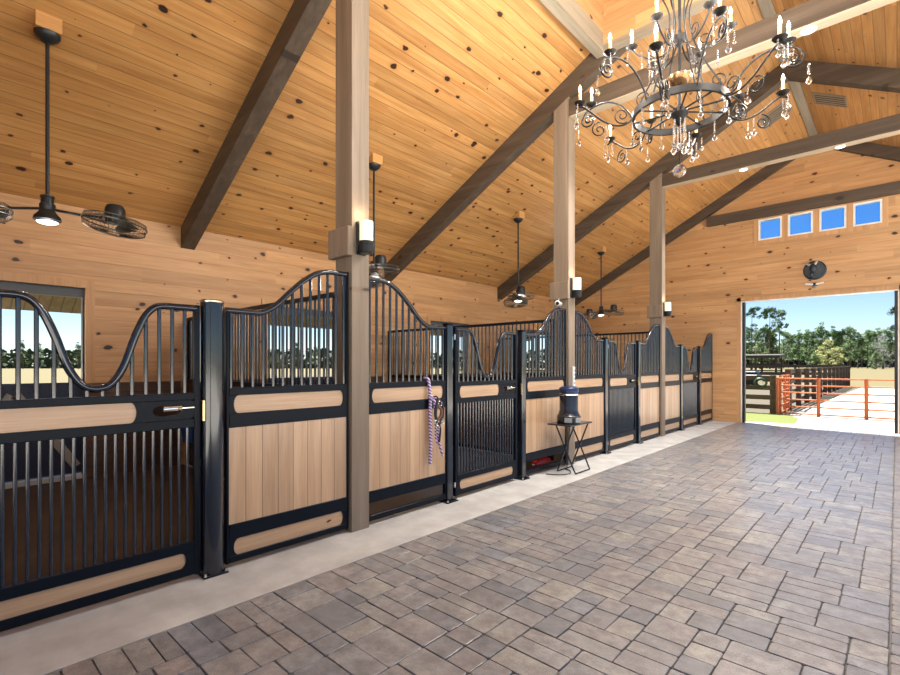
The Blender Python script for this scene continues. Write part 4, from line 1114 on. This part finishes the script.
for px, pi, s, dp, lb in ((828, 6, 1.0, 150, 'yellowing tree in the middle of the tree line'), (838, 6, .75, 152, 'small yellowing tree beside the larger yellow one'), (883, 7, 1.05, 150, 'bare grey twigged tree near the far door edge'), (760, 5, .9, 150, 'light green leafy tree behind the open shed'), (815, 5, .55, 148, 'small bright green tree left of the yellow tree'), (876, 5, .55, 146, 'small bright green tree below the bare grey tree')):
    x, y = along(px, dp); place(pi, x, y, s, lb)
WG = 'pines seen through the stall openings'
for i in range(22):
    px = 40 + (i-4) * 20 + rt.uniform(-5, 5); dp = rt.uniform(140, 165); x, y = along(px, dp)
    if px > 560: break
    place(rt.choice((0,1,2,5)), x, y, rt.uniform(.42, .58), 'low green tree seen through the stall openings beyond the field', WG)
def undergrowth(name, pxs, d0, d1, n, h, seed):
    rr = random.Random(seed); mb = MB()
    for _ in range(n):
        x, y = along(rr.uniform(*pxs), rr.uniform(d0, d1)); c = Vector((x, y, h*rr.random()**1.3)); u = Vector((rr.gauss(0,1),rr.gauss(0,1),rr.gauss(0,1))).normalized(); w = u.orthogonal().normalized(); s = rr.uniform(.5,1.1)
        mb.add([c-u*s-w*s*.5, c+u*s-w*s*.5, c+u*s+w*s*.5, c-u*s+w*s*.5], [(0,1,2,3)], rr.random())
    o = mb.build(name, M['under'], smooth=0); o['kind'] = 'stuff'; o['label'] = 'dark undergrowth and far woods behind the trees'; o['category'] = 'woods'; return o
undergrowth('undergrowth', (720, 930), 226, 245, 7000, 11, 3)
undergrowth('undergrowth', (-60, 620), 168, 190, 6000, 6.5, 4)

# ------------------------------------------------------------------ light
W = D.worlds.new('sky'); S.world = W; W.use_nodes = True; nt = W.node_tree; nt.nodes.clear()
o = nt.nodes.new('ShaderNodeOutputWorld'); bg = nt.nodes.new('ShaderNodeBackground'); sk = nt.nodes.new('ShaderNodeTexSky')
sk.sky_type = 'NISHITA'; sk.sun_disc = False; sk.sun_elevation = math.radians(62); sk.sun_rotation = math.radians(300); sk.air_density = .75; sk.dust_density = 0.0; sk.ozone_density = 3.0
bg.inputs[1].default_value = .045
nt.links.new(sk.outputs[0], bg.inputs[0]); nt.links.new(bg.outputs[0], o.inputs[0])
L = D.lights.new('sun', 'SUN'); L.energy = 6.5; L.angle = math.radians(.55); L.color = (1, .95, .87)
so = D.objects.new('sun', L); COL.objects.link(so)
sd = Vector((-1.15, .65, 2.7)).normalized(); so.rotation_euler = sd.to_track_quat('Z', 'Y').to_euler(); so.location = (-20, 10, 40)

# ------------------------------------------------------------------ camera
cam = D.cameras.new('camera'); co = D.objects.new('camera', cam); COL.objects.link(co)
cam.sensor_width = 36; cam.lens = 485*36/900; cam.shift_y = 26.5/900; cam.clip_start = .05; cam.clip_end = 1500
co.location = (0, 0, 1.5); co.rotation_euler = (PI/2, 0, TH); S.camera = co
S.view_settings.view_transform = 'Standard'; S.view_settings.look = 'None'; S.view_settings.gamma = 1; S.view_settings.exposure = 1.92
S.view_settings.use_curve_mapping = False
S.cycles.max_bounces = 10; S.cycles.diffuse_bounces = 6; S.cycles.glossy_bounces = 4; S.cycles.transmission_bounces = 8; S.cycles.transparent_max_bounces = 12
S.cycles.caustics_reflective = False; S.cycles.caustics_refractive = False; S.cycles.sample_clamp_indirect = 6
S.cycles.use_denoising = True
